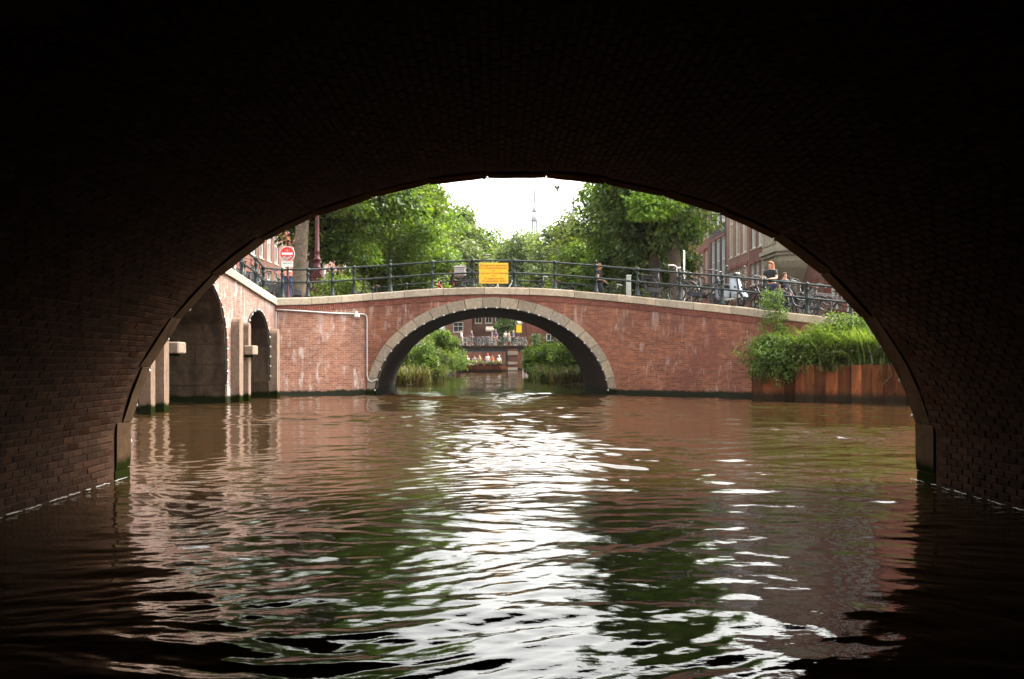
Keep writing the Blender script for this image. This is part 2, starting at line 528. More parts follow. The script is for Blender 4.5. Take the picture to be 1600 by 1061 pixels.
def rustmat():
    m, n, l, b = nt('rust')
    tc = n.new('ShaderNodeTexCoord')
    oi = n.new('ShaderNodeObjectInfo')
    a = noise(n, l, tc.outputs['Object'], 4, 8, .7, (1.5, 1.5, .35))
    r = ramp(n, [(.28, (.085, .028, .014)), (.5, (.20, .062, .022)), (.72, (.36, .115, .03))])
    l.new(a.outputs['Fac'], r.inputs[0])
    rr = ramp(n, [(0, .28), (.45, .55), (1, 1.2)])
    l.new(oi.outputs['Random'], rr.inputs[0])
    col = mix(n, l, 1.0, r.outputs[0], rr.outputs[0], 'MULTIPLY')
    sp = noise(n, l, tc.outputs['Object'], 14, 5, .7)
    rs = ramp(n, [(.62, 0.0), (.7, .8)])
    l.new(sp.outputs['Fac'], rs.inputs[0])
    col = mix(n, l, rs.outputs[0], col, (.05, .02, .014))
    sx = n.new('ShaderNodeSeparateXYZ')
    l.new(tc.outputs['Object'], sx.inputs[0])
    ad = n.new('ShaderNodeMath'); ad.operation = 'MULTIPLY_ADD'
    l.new(sp.outputs['Fac'], ad.inputs[0]); ad.inputs[1].default_value = -.26
    l.new(sx.outputs['Z'], ad.inputs[2])
    ra = ramp(n, [(.0, .95), (.05, .85), (.22, 0.0)])
    l.new(ad.outputs[0], ra.inputs[0])
    col = mix(n, l, ra.outputs[0], col, (.016, .012, .006))
    l.new(col, b.inputs['Base Color'])
    b.inputs['Roughness'].default_value = .9
    b.inputs['Specular IOR Level'].default_value = .2
    bp = n.new('ShaderNodeBump'); bp.inputs['Strength'].default_value = .5; bp.inputs['Distance'].default_value = .01
    l.new(a.outputs['Fac'], bp.inputs['Height']); l.new(bp.outputs[0], b.inputs['Normal'])
    return m
M['rust'] = rustmat()

def watermat():
    m, n, l, b = nt('canal_water')
    tc = n.new('ShaderNodeTexCoord')
    b.inputs['Base Color'].default_value = (.024, .013, .005, 1)
    b.inputs['Roughness'].default_value = .035
    b.inputs['IOR'].default_value = 1.33
    b.inputs['Specular IOR Level'].default_value = .5
    a = noise(n, l, tc.outputs['Object'], 7.0, 4, .6, (.55, 1.0, 1))
    c = noise(n, l, tc.outputs['Object'], 2.2, 3, .5, (.5, 1.0, 1))
    ad = n.new('ShaderNodeMath'); ad.operation = 'MULTIPLY_ADD'
    l.new(c.outputs['Fac'], ad.inputs[0]); ad.inputs[1].default_value = 2.2
    l.new(a.outputs['Fac'], ad.inputs[2])
    bp = n.new('ShaderNodeBump')
    bp.inputs['Strength'].default_value = 1.0
    bp.inputs['Distance'].default_value = .003
    l.new(ad.outputs[0], bp.inputs['Height'])
    l.new(bp.outputs[0], b.inputs['Normal'])
    return m
M['water'] = watermat()

# ------------------------------------------------------------------ the canal water: one rippled sheet, finer towards the boat
def make_water():
    ys = [-400, -120, -40, -12, -2, 1.0, 2.2]
    y = 2.6
    while y < 46:
        ys.append(y); y += max(.010, .0024 * y)
    while y < 150:
        ys.append(y); y += .0062 * y
    ys += [200, 400, 900]
    ys = np.array(ys)
    u = np.linspace(-1, 1, 441)
    ext = np.array([1.02, 1.3, 3, 12])
    uu = np.concatenate([-ext[::-1], u, ext])
    W = np.clip(.58 * ys + 1.0, 4, 15.5)
    X = uu[None, :] * W[:, None]
    big = np.abs(uu) > 1.2
    X[:, big] = np.sign(uu[big])[None, :] * (18 + (np.abs(uu[big])[None, :] - 1.2) * 90)
    Y = np.repeat(ys[:, None], len(uu), 1)
    dy = np.gradient(ys)[:, None]
    Z = np.zeros_like(X)
    rg = np.random.default_rng(5)
    wx = X + .35 * np.sin(.9 * Y + .6 * X) + .2 * np.sin(2.1 * Y - 1.1 * X + 2)
    wy = Y + .30 * np.sin(.8 * X + .35 * Y + 1) + .15 * np.sin(1.9 * X - .7 * Y)
    envA = .75 + .35 * np.sin(.33 * X + .21 * Y + .6) * np.sin(.19 * Y - .27 * X + 1.3) + .2 * np.sin(.9 * X + .5 * Y)
    far = (.42 + 2.0 * np.clip((Y - 5) / 18, 0, 1) ** 1.15) * (.75 + .35 * np.sin(.47 * X - .2 * Y + 1) * np.sin(.36 * Y + .3 * X) + .25 * np.sin(.21 * Y + .8))
    patch = .55 + .95 * np.clip(.5 + .8 * np.sin(.55 * X + .31 * Y + 2.0) * np.sin(.41 * Y - .37 * X) + .5 * np.sin(.23 * X - .62 * Y + 4), 0, 1.6)
    for (l0, l1, cnt, slope, spread) in ((.9, 2.6, 22, .034, 50), (.38, .9, 40, .060, 58), (.17, .38, 40, .058, 68), (.08, .17, 26, .034, 80)):
        for _ in range(cnt):
            lam = l0 * (l1 / l0) ** rg.random()
            th = R(90 + rg.normal() * spread * .6)
            k = 2 * math.pi / lam
            a = slope / k * math.sqrt(2.0 / cnt)
            fade = np.clip((lam / (3.2 * dy) - .6) / .8, 0, 1)
            ph = k * (math.cos(th) * wx + math.sin(th) * wy) + rg.random() * 6.28
            s = np.sin(ph)
            Z += a * fade * envA * (far if lam > .5 else patch * (.58 + .42 * np.clip((Y - 4) / 5, 0, 1))) * np.clip(lam / (.0016 * Y * Y + .001), .5, 1) * (s + .22 * np.cos(2 * ph))
    edge = np.clip((ys - 1.5) / 2, 0, 1) * np.clip((170 - ys) / 40, 0, 1)
    Z *= edge[:, None]
    Z[:, big] = 0
    nr, nc = X.shape
    me = bpy.data.meshes.new('canal_water')
    co = np.stack([X, Y, Z], -1).reshape(-1, 3).astype(np.float32)
    idx = np.arange(nr * nc).reshape(nr, nc)
    q = np.stack([idx[:-1, :-1], idx[:-1, 1:], idx[1:, 1:], idx[1:, :-1]], -1).reshape(-1, 4)
    fill(me, co, q, smooth=True)
    return tag(inst('canal_water', me, M['water']), kind='structure')

def fill(me, co, quads, smooth=False):
    me.vertices.add(len(co))
    me.vertices.foreach_set('co', np.asarray(co, dtype=np.float32).ravel())
    k = quads.shape[1]
    me.loops.add(quads.size)
    me.loops.foreach_set('vertex_index', quads.astype(np.int32).ravel())
    me.polygons.add(len(quads))
    me.polygons.foreach_set('loop_start', np.arange(0, quads.size, k, dtype=np.int32))
    me.polygons.foreach_set('loop_total', np.full(len(quads), k, dtype=np.int32))
    me.polygons.foreach_set('use_smooth', np.full(len(quads), smooth))
    me.update(calc_edges=True)

make_water()

# ------------------------------------------------------------------ the near bridge: the dark vault the boat is leaving
NX, NZ = 4.306, .00707
prof = [(0, 0), (.1, 2.5), (.2, 9), (.3, 20.5), (.42, 41), (.56, 70), (.63, 92), (.703, 121), (.80, 173), (.872, 224), (.951, 298), (.985, 350), (1, 392)]
hx = np.array([p[0] for p in prof]) * NX
hz = 3.32 - np.array([p[1] for p in prof]) * NZ
px_ = np.concatenate([-hx[::-1], hx[1:]])
pz_ = np.concatenate([hz[::-1], hz[1:]])
ss = np.concatenate([[0], np.cumsum(np.hypot(np.diff(px_), np.diff(pz_)))])
sd_ = np.linspace(0, ss[-1], 400)
ax_, az_ = np.interp(sd_, ss, px_), np.interp(sd_, ss, pz_)
for _ in range(60):
    ax_[1:-1] = (ax_[:-2] + 2 * ax_[1:-1] + ax_[2:]) / 4
    az_[1:-1] = (az_[:-2] + 2 * az_[1:-1] + az_[2:]) / 4
zlow = np.arange(-.7, az_[0] - .02, .05)
ax_ = np.concatenate([np.full(len(zlow), ax_[0]), ax_, np.full(len(zlow), ax_[-1])])
az_ = np.concatenate([zlow, az_, zlow[::-1]])
VS = np.concatenate([[0], np.cumsum(np.hypot(np.diff(ax_), np.diff(az_)))])
VLEN = VS[-1]
def vault(s, off=0.0):
    """Point of the intrados at arc length s, moved off metres out into the masonry; with tangent and inward normal."""
    x, z = np.interp(s, VS, ax_), np.interp(s, VS, az_)
    e = .03
    tx = np.interp(s + e, VS, ax_) - np.interp(s - e, VS, ax_)
    tz = np.interp(s + e, VS, az_) - np.interp(s - e, VS, az_)
    l = math.hypot(tx, tz) or 1
    tx, tz = tx / l, tz / l
    nx, nz = tz, -tx                       # inward (towards the water)
    return x - nx * off, z - nz * off, tx, tz, nx, nz
def exit_y(x): return 10.88 - .041 * x
def vc(x, y): return x + .05 - .0193 * (y - 11)

nb = empty('arch_bridge', (0, 10.5, 0), 0, 'dark brick arch bridge overhead that frames the whole view', 'bridge')
mb = MB()
SV = np.linspace(0, VLEN, 150)
for i in range(len(SV) - 1):
    a, b = vault(SV[i], .004), vault(SV[i + 1], .004)
    ya = [exit_y(a[0]) - .02, 8, 5, 1, -6, -40]
    yb = [exit_y(b[0]) - .02, 8, 5, 1, -6, -40]
    for j in range(5):
        P = [(vc(a[0], ya[j]), ya[j], a[1]), (vc(b[0], yb[j]), yb[j], b[1]), (vc(b[0], yb[j + 1]), yb[j + 1], b[1]), (vc(a[0], ya[j + 1]), ya[j + 1], a[1])]
        mb.face(P, [(ya[j], SV[i]), (yb[j], SV[i + 1]), (yb[j + 1], SV[i + 1]), (ya[j + 1], SV[i])])
mb.build('vault', M['mortar'], nb)  # lengthened unseen behind the camera to keep its inside dark
TOPZ = 4.55
mF, mB_ = MB(), MB()
for i in range(len(SV) - 1):
    a, b = vault(SV[i], .34), vault(SV[i + 1], .34)
    if b[0] - a[0] < 1e-4: continue
    ya, yb = exit_y(a[0]) - .03, exit_y(b[0]) - .03
    mF.face([(vc(a[0], ya), ya, a[1]), (vc(b[0], yb), yb, b[1]), (vc(b[0], yb), yb, TOPZ), (vc(a[0], ya), ya, TOPZ)])
    mB_.face([(vc(a[0], -40), -40, a[1] - .34), (vc(b[0], -40), -40, b[1] - .34), (vc(b[0], -40), -40, TOPZ), (vc(a[0], -40), -40, TOPZ)])
for s in (-1, 1):
    x0, x1 = s * 4.62, s * 16
    for q, yy in ((mF, exit_y(x0) - .03), (mB_, -40)):
        q.face([(vc(x0, yy), yy, -.7), (vc(x1, yy), yy, -.7), (vc(x1, yy), yy, TOPZ), (vc(x0, yy), yy, TOPZ)])
mF.build('spandrel_wall', M['brick_side'], nb)
mB_.build('rear_wall', M['brick_side'], nb)
mb = MB()
mb.face([(-16, -40, TOPZ), (16, -40, TOPZ), (16, 10.3, TOPZ), (-16, 11.5, TOPZ)])
mb.box((0, 10.75, TOPZ - .02), (32, .5, .3), rz=-.041, bev=.02)
mb.build('deck', M['asphalt'], nb)

# the bricks of the vault, laid in courses that run along the tunnel
def brick_mesh(i):
    rg = random.Random(i)
    L, H, T = .208, .056, .052
    m = MB()
    c = .006
    x, y = L / 2, H / 2
    j = lambda q: q + rg.uniform(-.004, .004)
    lo = [(-x, -y, -T), (x, -y, -T), (x, y, -T), (-x, y, -T)]
    md = [(j(-x), j(-y), -c), (j(x), j(-y), -c), (j(x), j(y), -c), (j(-x), j(y), -c)]
    tp = [(j(-x + c), j(-y + c), 0), (j(x - c), j(-y + c), 0), (j(x - c), j(y - c), 0), (j(-x + c), j(y - c), 0)]
    vs = lo + md + tp
    fs = [(8, 9, 10, 11)]
    for k in range(4):
        k2 = (k + 1) % 4
        fs += [(k, k2, 4 + k2, 4 + k), (4 + k, 4 + k2, 8 + k2, 8 + k)]
    return m.raw(vs, fs)
BM = [brick_mesh(i) for i in range(6)]
BMESH = [b.mesh('brick') for b in BM]
bricks = []
row, s = 0, .35
while s < VLEN - .35:
    x, z, tx, tz, nx, nz = vault(s)
    ye = exit_y(x)
    deep = .47 if z < .62 else (.37 if int(s / .66) % 2 else .30)
    ymin = 4.7 if z > 2.3 else 5.8 if z > 1.3 else 7.2
    y = ye - deep - random.uniform(0, .03) - (.11 if row % 2 else 0)
    while y > ymin:
        pr = random.gauss(.006, .0013)
        if random.random() < .03: pr -= .006
        yc = y - .104
        Mx = Matrix(((random.gauss(0, .005), tx, nx, vc(x, yc) + nx * pr), (1, 0, 0, yc), (random.gauss(0, .006), tz, nz, z + nz * pr), (0, 0, 0, 1)))
        bricks.append((ye - y, x, z, Mx))
        y -= .222
    row += 1; s += .068
left = sorted([b for b in bricks if b[1] < 0 and .05 < b[2] < 2.3], key=lambda b: b[0] + .35 * abs(b[2] - .8))[:190]
right = sorted([b for b in bricks if b[1] > 0 and .05 < b[2] < 1.9], key=lambda b: b[0] + .35 * abs(b[2] - .8))[:110]
single = {id(b) for b in left + right}
rest = MB()
for i, b in enumerate(bricks):
    if id(b) in single:
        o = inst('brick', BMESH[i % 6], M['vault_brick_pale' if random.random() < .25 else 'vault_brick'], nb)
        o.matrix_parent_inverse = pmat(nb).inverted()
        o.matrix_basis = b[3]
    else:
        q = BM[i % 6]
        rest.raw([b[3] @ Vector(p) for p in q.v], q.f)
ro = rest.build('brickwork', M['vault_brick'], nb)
tag(ro, kind='stuff')

# edge stones of the vault
s = .0
bounds = [0, .82, 1.33]
while bounds[-1] < VLEN - 1.33 - .66: bounds.append(bounds[-1] + (VLEN - 2.66) / round((VLEN - 2.66) / .66))
bounds[-1] = VLEN - 1.33
bounds += [VLEN - .82, VLEN]
for i in range(len(bounds) - 1):
    a, b = bounds[i] + .006, bounds[i + 1] - .006
    pier = i < 2 or i > len(bounds) - 4
    dep = .44 + random.uniform(-.03, .03) if pier else (.34 if i % 2 else .26) + random.uniform(-.02, .02)
    n = 5
    m = MB()
    pr = random.uniform(.010, .026)
    vs = []
    for k in range(n):
        q = a + (b - a) * k / (n - 1)
        shr = .012 if k in (0, n - 1) else 0
        for off in (-pr + shr, .36):
            x, z = vault(q, off)[:2]
            for d in (0, 1):
                yy = exit_y(x) + .012 - d * dep
                vs.append((vc(x, yy), yy, z))
    fs = [(0, 1, 3, 2), ((n - 1) * 4, (n - 1) * 4 + 2, (n - 1) * 4 + 3, (n - 1) * 4 + 1)]
    for k in range(n - 1):
        o0, o1 = k * 4, k * 4 + 4
        fs += [(o0, o1, o1 + 1, o0 + 1), (o0 + 2, o0 + 3, o1 + 3, o1 + 2), (o0, o0 + 2, o1 + 2, o1), (o0 + 1, o1 + 1, o1 + 3, o0 + 3)]
    m.raw(vs, fs)
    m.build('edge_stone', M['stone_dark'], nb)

# its lights along the outer rim
ls = empty('light_string', (0, 10.95, 3.3), 0, 'unlit bulbs on a cable along the dark vault\'s outer rim, bumps against the sky', 'string of lights')
m = MB()
qs = np.linspace(.9, VLEN - .9, 60)
m.tube([(vc(vault(q, .03)[0], 10.95), exit_y(vault(q)[0]) + .04, vault(q, .03)[1]) for q in qs], .012, 5)
m.build('cable', M['cable'], ls)
bm_ = MB().ball((0, 0, 0), .022, 7, 5).mesh('bulb', True)
for q in np.arange(1.1, VLEN - 1, .41):
    x, z = vault(q, .004)[:2]
    o = inst('bulb', bm_, M['bulb'], ls, (vc(x, 10.95), exit_y(x) + .05, z), world=True)

# wave glints along the two walls, painted as thin pale strips
for sgn, lab in ((-1, 'thin broken line of painted wave glints along the left vault wall'), (1, 'thin broken line of painted wave glints along the right vault wall')):
    m = MB()
    y = 6.3
    while y < 10.7:
        n = random.randint(3, 9)
        pts = []
        for k in range(n):
            pts.append((vc(sgn * (NX - .012), y) - sgn * random.uniform(.0, .022), y, .010 + random.uniform(0, .012)))
            y += random.uniform(.02, .07)
        m.tube(pts, [random.uniform(.0015, .006) for _ in pts], 4)
        y += random.uniform(.0, .12)
    tag(m.build('glint', M['glint']), lab, 'glint', kind='stuff')

# ------------------------------------------------------------------ the middle bridge: plan and parapet line
ST = [(430, 35.5, 465.5), (490, 36.2, 464.5), (530, 36.75, 462), (571, 37.4, 458.8), (610, 37.4, 456), (650, 37.4, 453), (690, 37.4, 450.5), (730, 37.4, 449), (770, 37.4, 448.5),
      (820, 37.4, 449.5), (870, 37.4, 452), (931, 37.4, 457), (968, 37.4, 460.5), (1062, 36.0, 470), (1128, 34.9, 476.5), (1190, 33.7, 484), (1330, 32.6, 499), (1420, 32.3, 506), (1560, 32.1, 514)]
PP = np.array([tuple(at(*(s[0], s[2], s[1]))) for s in ST])
PT = np.concatenate([[0], np.cumsum(np.hypot(np.diff(PP[:, 0]), np.diff(PP[:, 1])))])
def path(t, inset=0.0, dz=0.0):
    p = np.array([np.interp(t, PT, PP[:, k]) for k in range(3)])
    e = .25
    d = np.array([np.interp(t + e, PT, PP[:, k]) - np.interp(t - e, PT, PP[:, k]) for k in range(2)])
    d /= np.hypot(*d) or 1
    n = np.array([-d[1], d[0]])            # away from the viewer
    return Vector((p[0] + n[0] * inset, p[1] + n[1] * inset, p[2] + dz)), math.atan2(d[1], d[0])
def t_at(px, inset=0.0):
    """Arc length along the parapet whose inset line is seen at photo column px."""
    ts = np.linspace(0, PT[-1], 1200)
    best = min(ts, key=lambda t: abs(800 + F * path(t, inset)[0].x / path(t, inset)[0].y - px))
    return best
tB, tC, tD = PT[3], PT[12], PT[15]
COPE = .27
DECK = -.10
AX, AA, AB_, AZ = (768 - 800) / F * 37.4, 4.39, 3.37, -.09

mbr = empty('canal_bridge', (AX, 41, 0), 0, 'red brick bridge with one round arch ringed in pale stone across the canal', 'bridge')
def outer(x):
    """Top edge of the stone ring above x."""
    a, b = AA + .30, AB_ + .385
    q = 1 - ((x - AX) / a) ** 2
    return AZ + b * math.sqrt(q) if q > 0 else None
xs = np.linspace(PP[3][0], PP[12][0], 60)
mL, mR = MB(), MB()
for i in range(len(xs) - 1):
    m = mL if xs[i] < AX else mR
    def col(x):
        t = tB + (x - PP[3][0])
        return path(t)[0].z - COPE - .22, outer(x)
    (za, oa), (zb, ob) = col(xs[i]), col(xs[i + 1])
    oa = -.7 if oa is None else oa - .05
    ob = -.7 if ob is None else ob - .05
    if oa < za or ob < zb:
        oa, ob = min(oa, za), min(ob, zb)
        m.face([(xs[i], 37.4, oa), (xs[i + 1], 37.4, ob), (xs[i + 1], 37.4, zb), (xs[i], 37.4, za)])
for q in (mL, mR): q.build('spandrel_wall', M['brick_bridge'], mbr)
def wing(ts, name, mat):
    m = MB()
    for i in range(len(ts) - 1):
        a, b = path(ts[i])[0], path(ts[i + 1])[0]
        m.face([(a.x, a.y, -.7), (b.x, b.y, -.7), (b.x, b.y, b.z - COPE - .22), (a.x, a.y, a.z - COPE - .22)],
               [(ts[i], -.7), (ts[i + 1], -.7), (ts[i + 1], b.z - COPE - .22), (ts[i], a.z - COPE - .22)])
    return m.build(name, mat, mbr)
wing(np.concatenate([PT[:4]]), 'wing_wall', M['brick_wing'])
wing(np.concatenate([PT[12:]]), 'wing_wall', M['brick_bridge'])
# the row of upright bricks under the coping: each brick its own small block, standing a little proud
m = MB()
t = .05
while t < PT[-1] - 2:
    p, rz = path(t, .05 - random.uniform(.008, .02))
    m.box((p.x, p.y, p.z - COPE - .115), (.058, .13, .205), rz)
    t += .072
tag(m.build('soldier_course', M['house_red'], mbr), kind='stuff')
m = MB()
for t in np.arange(0, PT[-1] - .3, .3):
    a, b = path(t, .012)[0], path(t + .3, .012)[0]
    m.face([(a.x, a.y, a.z - COPE - .23), (b.x, b.y, b.z - COPE - .23), (b.x, b.y, b.z - COPE), (a.x, a.y, a.z - COPE)])
m.build('mortar_bed', M['brick_bridge'], mbr)
# coping stones
edges = [0.0]
while edges[-1] < PT[-1] - 1.2: edges.append(edges[-1] + (random.uniform(1.15, 1.3) if edges[-1] < 4 else random.uniform(1.45, 1.72)))
for i in range(len(edges) - 1):
    a, b = edges[i] + .008, edges[i + 1] - .008
    m = MB()
    n = 4
    vs = []
    lift = random.uniform(-.006, .006)
    for k in range(n):
        t = a + (b - a) * k / (n - 1)
        for (ins, dz) in ((-.075, -COPE), (-.085, -COPE + .02), (-.085, -.03), (-.06, 0), (.36, 0), (.36, -COPE)):
            p = path(t, ins, dz + lift)[0]
            vs.append(p)
    fs = [tuple(range(6))[::-1], tuple((n - 1) * 6 + k for k in range(6))]
    for k in range(n - 1):
        for q in range(6):
            q2 = (q + 1) % 6
            fs.append((k * 6 + q, k * 6 + q2, k * 6 + 6 + q2, k * 6 + 6 + q))
    m.raw(vs, fs)
    m.build('coping_stone', M['stone_cope'], mbr)
# voussoirs
def ell(th, ra, rb, y): return Vector((AX - ra * math.cos(th), y, AZ + rb * math.sin(th)))
ths = [0.02]
NV = 19
tt = np.linspace(0.02, math.pi - .02, 800)
arc = np.concatenate([[0], np.cumsum([math.hypot(AA * (math.cos(tt[i + 1]) - math.cos(tt[i])), AB_ * (math.sin(tt[i + 1]) - math.sin(tt[i]))) for i in range(799)])])
cuts = np.interp(np.linspace(0, arc[-1], NV + 1), arc, tt)
for i in range(NV):
    m = MB()
    n = 6
    vs = []
    pr = .03 + random.uniform(0, .02)
    for k in range(n):
        th = cuts[i] + (cuts[i + 1] - cuts[i]) * k / (n - 1) + ((.0024) if k == 0 else -.0024 if k == n - 1 else 0)
        thick = .30 + .085 * math.sin(th)
        for (dr, y) in ((0, 37.4 - pr), (thick, 37.4 - pr), (thick, 37.85), (0, 37.85)):
            vs.append(ell(th, AA + dr, AB_ + dr, y))
    fs = [(0, 1, 2, 3)[::-1], tuple((n - 1) * 4 + k for k in range(4))]
    for k in range(n - 1):
        for q in range(4):
            q2 = (q + 1) % 4
            fs.append((k * 4 + q, k * 4 + q2, k * 4 + 4 + q2, k * 4 + 4 + q))
    m.raw(vs, fs)
    m.build('voussoir', M['stone_ring'], mbr)
# barrel under the road
m = MB()
te = np.linspace(-.2, math.pi + .2, 60)
for i in range(59):
    def bp_(th, y):
        p = ell(th, AA + .03, AB_ + .03, y); p.x -= .27 * (y - 37.5) / 9
        if th < 0 or th > math.pi: p.x = AX + (-(AA + .03) if th < 0 else AA + .03) - .27 * (y - 37.5) / 9
        return p
    for (y0, y1) in ((37.5, 40.5), (40.5, 43.5), (43.5, 46.5)):
        m.face([bp_(te[i], y0), bp_(te[i + 1], y0), bp_(te[i + 1], y1), bp_(te[i], y1)], [(y0, te[i] * 4), (y0, te[i + 1] * 4), (y1, te[i + 1] * 4), (y1, te[i] * 4)])
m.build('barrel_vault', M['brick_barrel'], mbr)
# rear face
m = MB()
xs = np.linspace(-9, 8, 70)
for i in range(69):
    q = [1 - ((x - AX + .27) / (AA + .03)) ** 2 for x in (xs[i], xs[i + 1])]
    z = [AZ + (AB_ + .03) * math.sqrt(v) if v > 0 else -.7 for v in q]
    m.face([(xs[i], 46.5, z[0]), (xs[i + 1], 46.5, z[1]), (xs[i + 1], 46.5, 3.3), (xs[i], 46.5, 3.3)])
m.build('rear_wall', M['brick_bridge'], mbr)

# the road over it
m = MB()
def deckpt(t, d):
    p = path(t)[0]
    return (p.x * (1 if d == 0 else 1) - .02 * d, 0, 0)
tsd = np.linspace(0, PT[-1], 50)
rows = []
rows.append([(-60, 36, 2.6), (-60, 46.6, 2.6)])
rows.append([(-18, 36, 3.3), (-18, 46.6, 3.2)])
for t in tsd:
    p = path(t, .34, DECK)[0]
    rows.append([(p.x, p.y, p.z), (p.x - .02, 46.6, max(p.z - .0, 2.7))])
rows.append([(30, 32, 2.5), (30, 46.6, 2.5)])
for i in range(len(rows) - 1):
    a, b = rows[i], rows[i + 1]
    for k in range(3):
        f0, f1 = k / 3, (k + 1) / 3
        L = lambda q, f: tuple(q[0][j] * (1 - f) + q[1][j] * f for j in range(3))
        m.face([L(a, f0), L(b, f0), L(b, f1), L(a, f1)])
tag(m.build('road', M['paving']), kind='structure')
def road_z(x, y=None):
    return float(np.interp(x, PP[:, 0], PP[:, 2])) + DECK

# ------------------------------------------------------------------ the side bridge on the left
def side_x(y): return -10.18 + .049 * y
SZ = [(12, 3.3), (18, 3.75), (22, 4.15), (25.5, 4.38), (27.6, 4.42), (30.7, 4.12), (33.2, 3.80), (35.5, PP[0][2])]
def side_z(y): return float(np.interp(y, [q[0] for q in SZ], [q[1] for q in SZ]))
ARCH = [(27.65, 2.55, 2.16, 1.63), (33.36, 1.30, 1.25, 1.70), (21.9, 1.30, 1.25, 1.70)]
def side_open(y):
    for (c, a, b, z0) in ARCH:
        q = 1 - ((y - c) / a) ** 2
        if q > 0: return z0 + b * math.sqrt(q)
    return None
sb = empty('side_bridge', (-9, 27.6, 0), 0, 'pale weathered brick bridge on the left with one wide and one narrow dark arch', 'bridge')
m = MB()
yy = sorted(set(list(np.linspace(12, 35.5, 95)) + [c + s * a * .9999 for (c, a, b, z) in ARCH for s in (-1, 1)] + [c + a * math.sin(u) for (c, a, b, z) in ARCH for u in np.linspace(-1.5, 1.5, 25)]))
for i in range(len(yy) - 1):
    y0, y1 = yy[i], yy[i + 1]
    mid = side_open((y0 + y1) / 2)
    def bot(y):
        if mid is None: return -.7
        q = side_open(y)
        if q is None:
            c = min(ARCH, key=lambda A: abs(abs(y - A[0]) - A[1])); return c[3]
        return q
    m.face([(side_x(y0), y0, bot(y0)), (side_x(y1), y1, bot(y1)), (side_x(y1), y1, side_z(y1) - COPE), (side_x(y0), y0, side_z(y0) - COPE)],
           [(y0, bot(y0)), (y1, bot(y1)), (y1, side_z(y1) - COPE), (y0, side_z(y0) - COPE)])
m.build('wall', M['brick_side'], sb)
# arch barrels with stone jambs
for (c, a, b, z0) in ARCH:
    m = MB()
    us = np.linspace(-math.pi / 2, math.pi / 2, 22)
    pts = [(c - a, -.7)] + [(c - a, .2), (c - a, .9)] + [(c + a * math.sin(u), z0 + b * math.cos(u)) for u in us] + [(c + a, .9), (c + a, .2), (c + a, -.7)]
    for i in range(len(pts) - 1):
        for (d0, d1) in ((0, .6), (.6, 3), (3, 9)):
            (ya, za), (yb, zb) = pts[i], pts[i + 1]
            m.face([(side_x(ya) - d0, ya, za), (side_x(yb) - d0, yb, zb), (side_x(yb) - d1, yb, zb), (side_x(ya) - d1, ya, za)], [(d0, za), (d0, zb), (d1, zb), (d1, za)])
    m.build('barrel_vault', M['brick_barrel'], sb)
    for zi in range(6):           # jamb blocks on the far side of each opening, courses of large stones
        for side in (-1, 1):
            zb0, zb1 = -.7 + zi * .62 if zi else -.7, -.08 + zi * .62
            d = 0.0
            for (k, L) in enumerate((.9, 1.1, 1.0) if zi % 2 else (.6, 1.1, 1.3)):
                yj = c + side * a
                if zb1 > z0:
                    q = max(0, 1 - ((zb0 - z0) / b) ** 2); q1 = max(0, 1 - ((zb1 - z0) / b) ** 2)
                    ya, yb = c + side * a * math.sqrt(q), c + side * a * math.sqrt(q1)
                    if zb0 < z0: ya = yj
                else: ya = yb = yj
                if zb1 > z0 + b * .75: continue
                pr = random.uniform(.012, .03)
                x0 = side_x(yj) - d + (.01 if d == 0 else -.006)
                x1 = side_x(yj) - d - L + .006
                w = .25
                vs = [(x0, ya - side * pr, zb0 + .006), (x1, ya - side * pr, zb0 + .006), (x1, yb - side * pr, zb1 - .006), (x0, yb - side * pr, zb1 - .006),
                      (x0, ya + side * w, zb0 + .006), (x1, ya + side * w, zb0 + .006), (x1, yb + side * w, zb1 - .006), (x0, yb + side * w, zb1 - .006)]
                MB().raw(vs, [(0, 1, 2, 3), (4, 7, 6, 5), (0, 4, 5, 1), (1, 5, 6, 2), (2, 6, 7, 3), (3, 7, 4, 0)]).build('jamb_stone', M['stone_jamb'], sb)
                d += L
# coping
edges = [14.0]
while edges[-1] < 35.0: edges.append(min(edges[-1] + random.uniform(1.2, 1.6), 35.5 if edges[-1] > 33.4 else 99))
edges[-1] = 35.44
for i in range(len(edges) - 1):
    m = MB(); vs = []; n = 3
    for k in range(n):
        y = edges[i] + .008 + (edges[i + 1] - edges[i] - .016) * k / (n - 1)
        for (ox, dz) in ((.075, -COPE), (.085, -COPE + .02), (.085, -.03), (.06, 0), (-.36, 0), (-.36, -COPE)):
            vs.append((side_x(y) + ox, y, side_z(y) + dz))
    fs = [tuple(range(6)), tuple((n - 1) * 6 + k for k in range(6))[::-1]]
    for k in range(n - 1):
        for q in range(6):
            q2 = (q + 1) % 6
            fs.append((k * 6 + q, k * 6 + 6 + q, k * 6 + 6 + q2, k * 6 + q2))
    m.raw(vs, fs)
    m.build('coping_stone', M['stone_cope'], sb)
m = MB()
for (y0, y1) in zip(np.linspace(12, 35.6, 16)[:-1], np.linspace(12, 35.6, 16)[1:]):
    m.face([(side_x(y0) - .34, y0, side_z(y0) - .1), (side_x(y1) - .34, y1, side_z(y1) - .1), (-18, y1, side_z(y1) - .1), (-18, y0, side_z(y0) - .1)])
m.build('deck', M['paving'], sb)
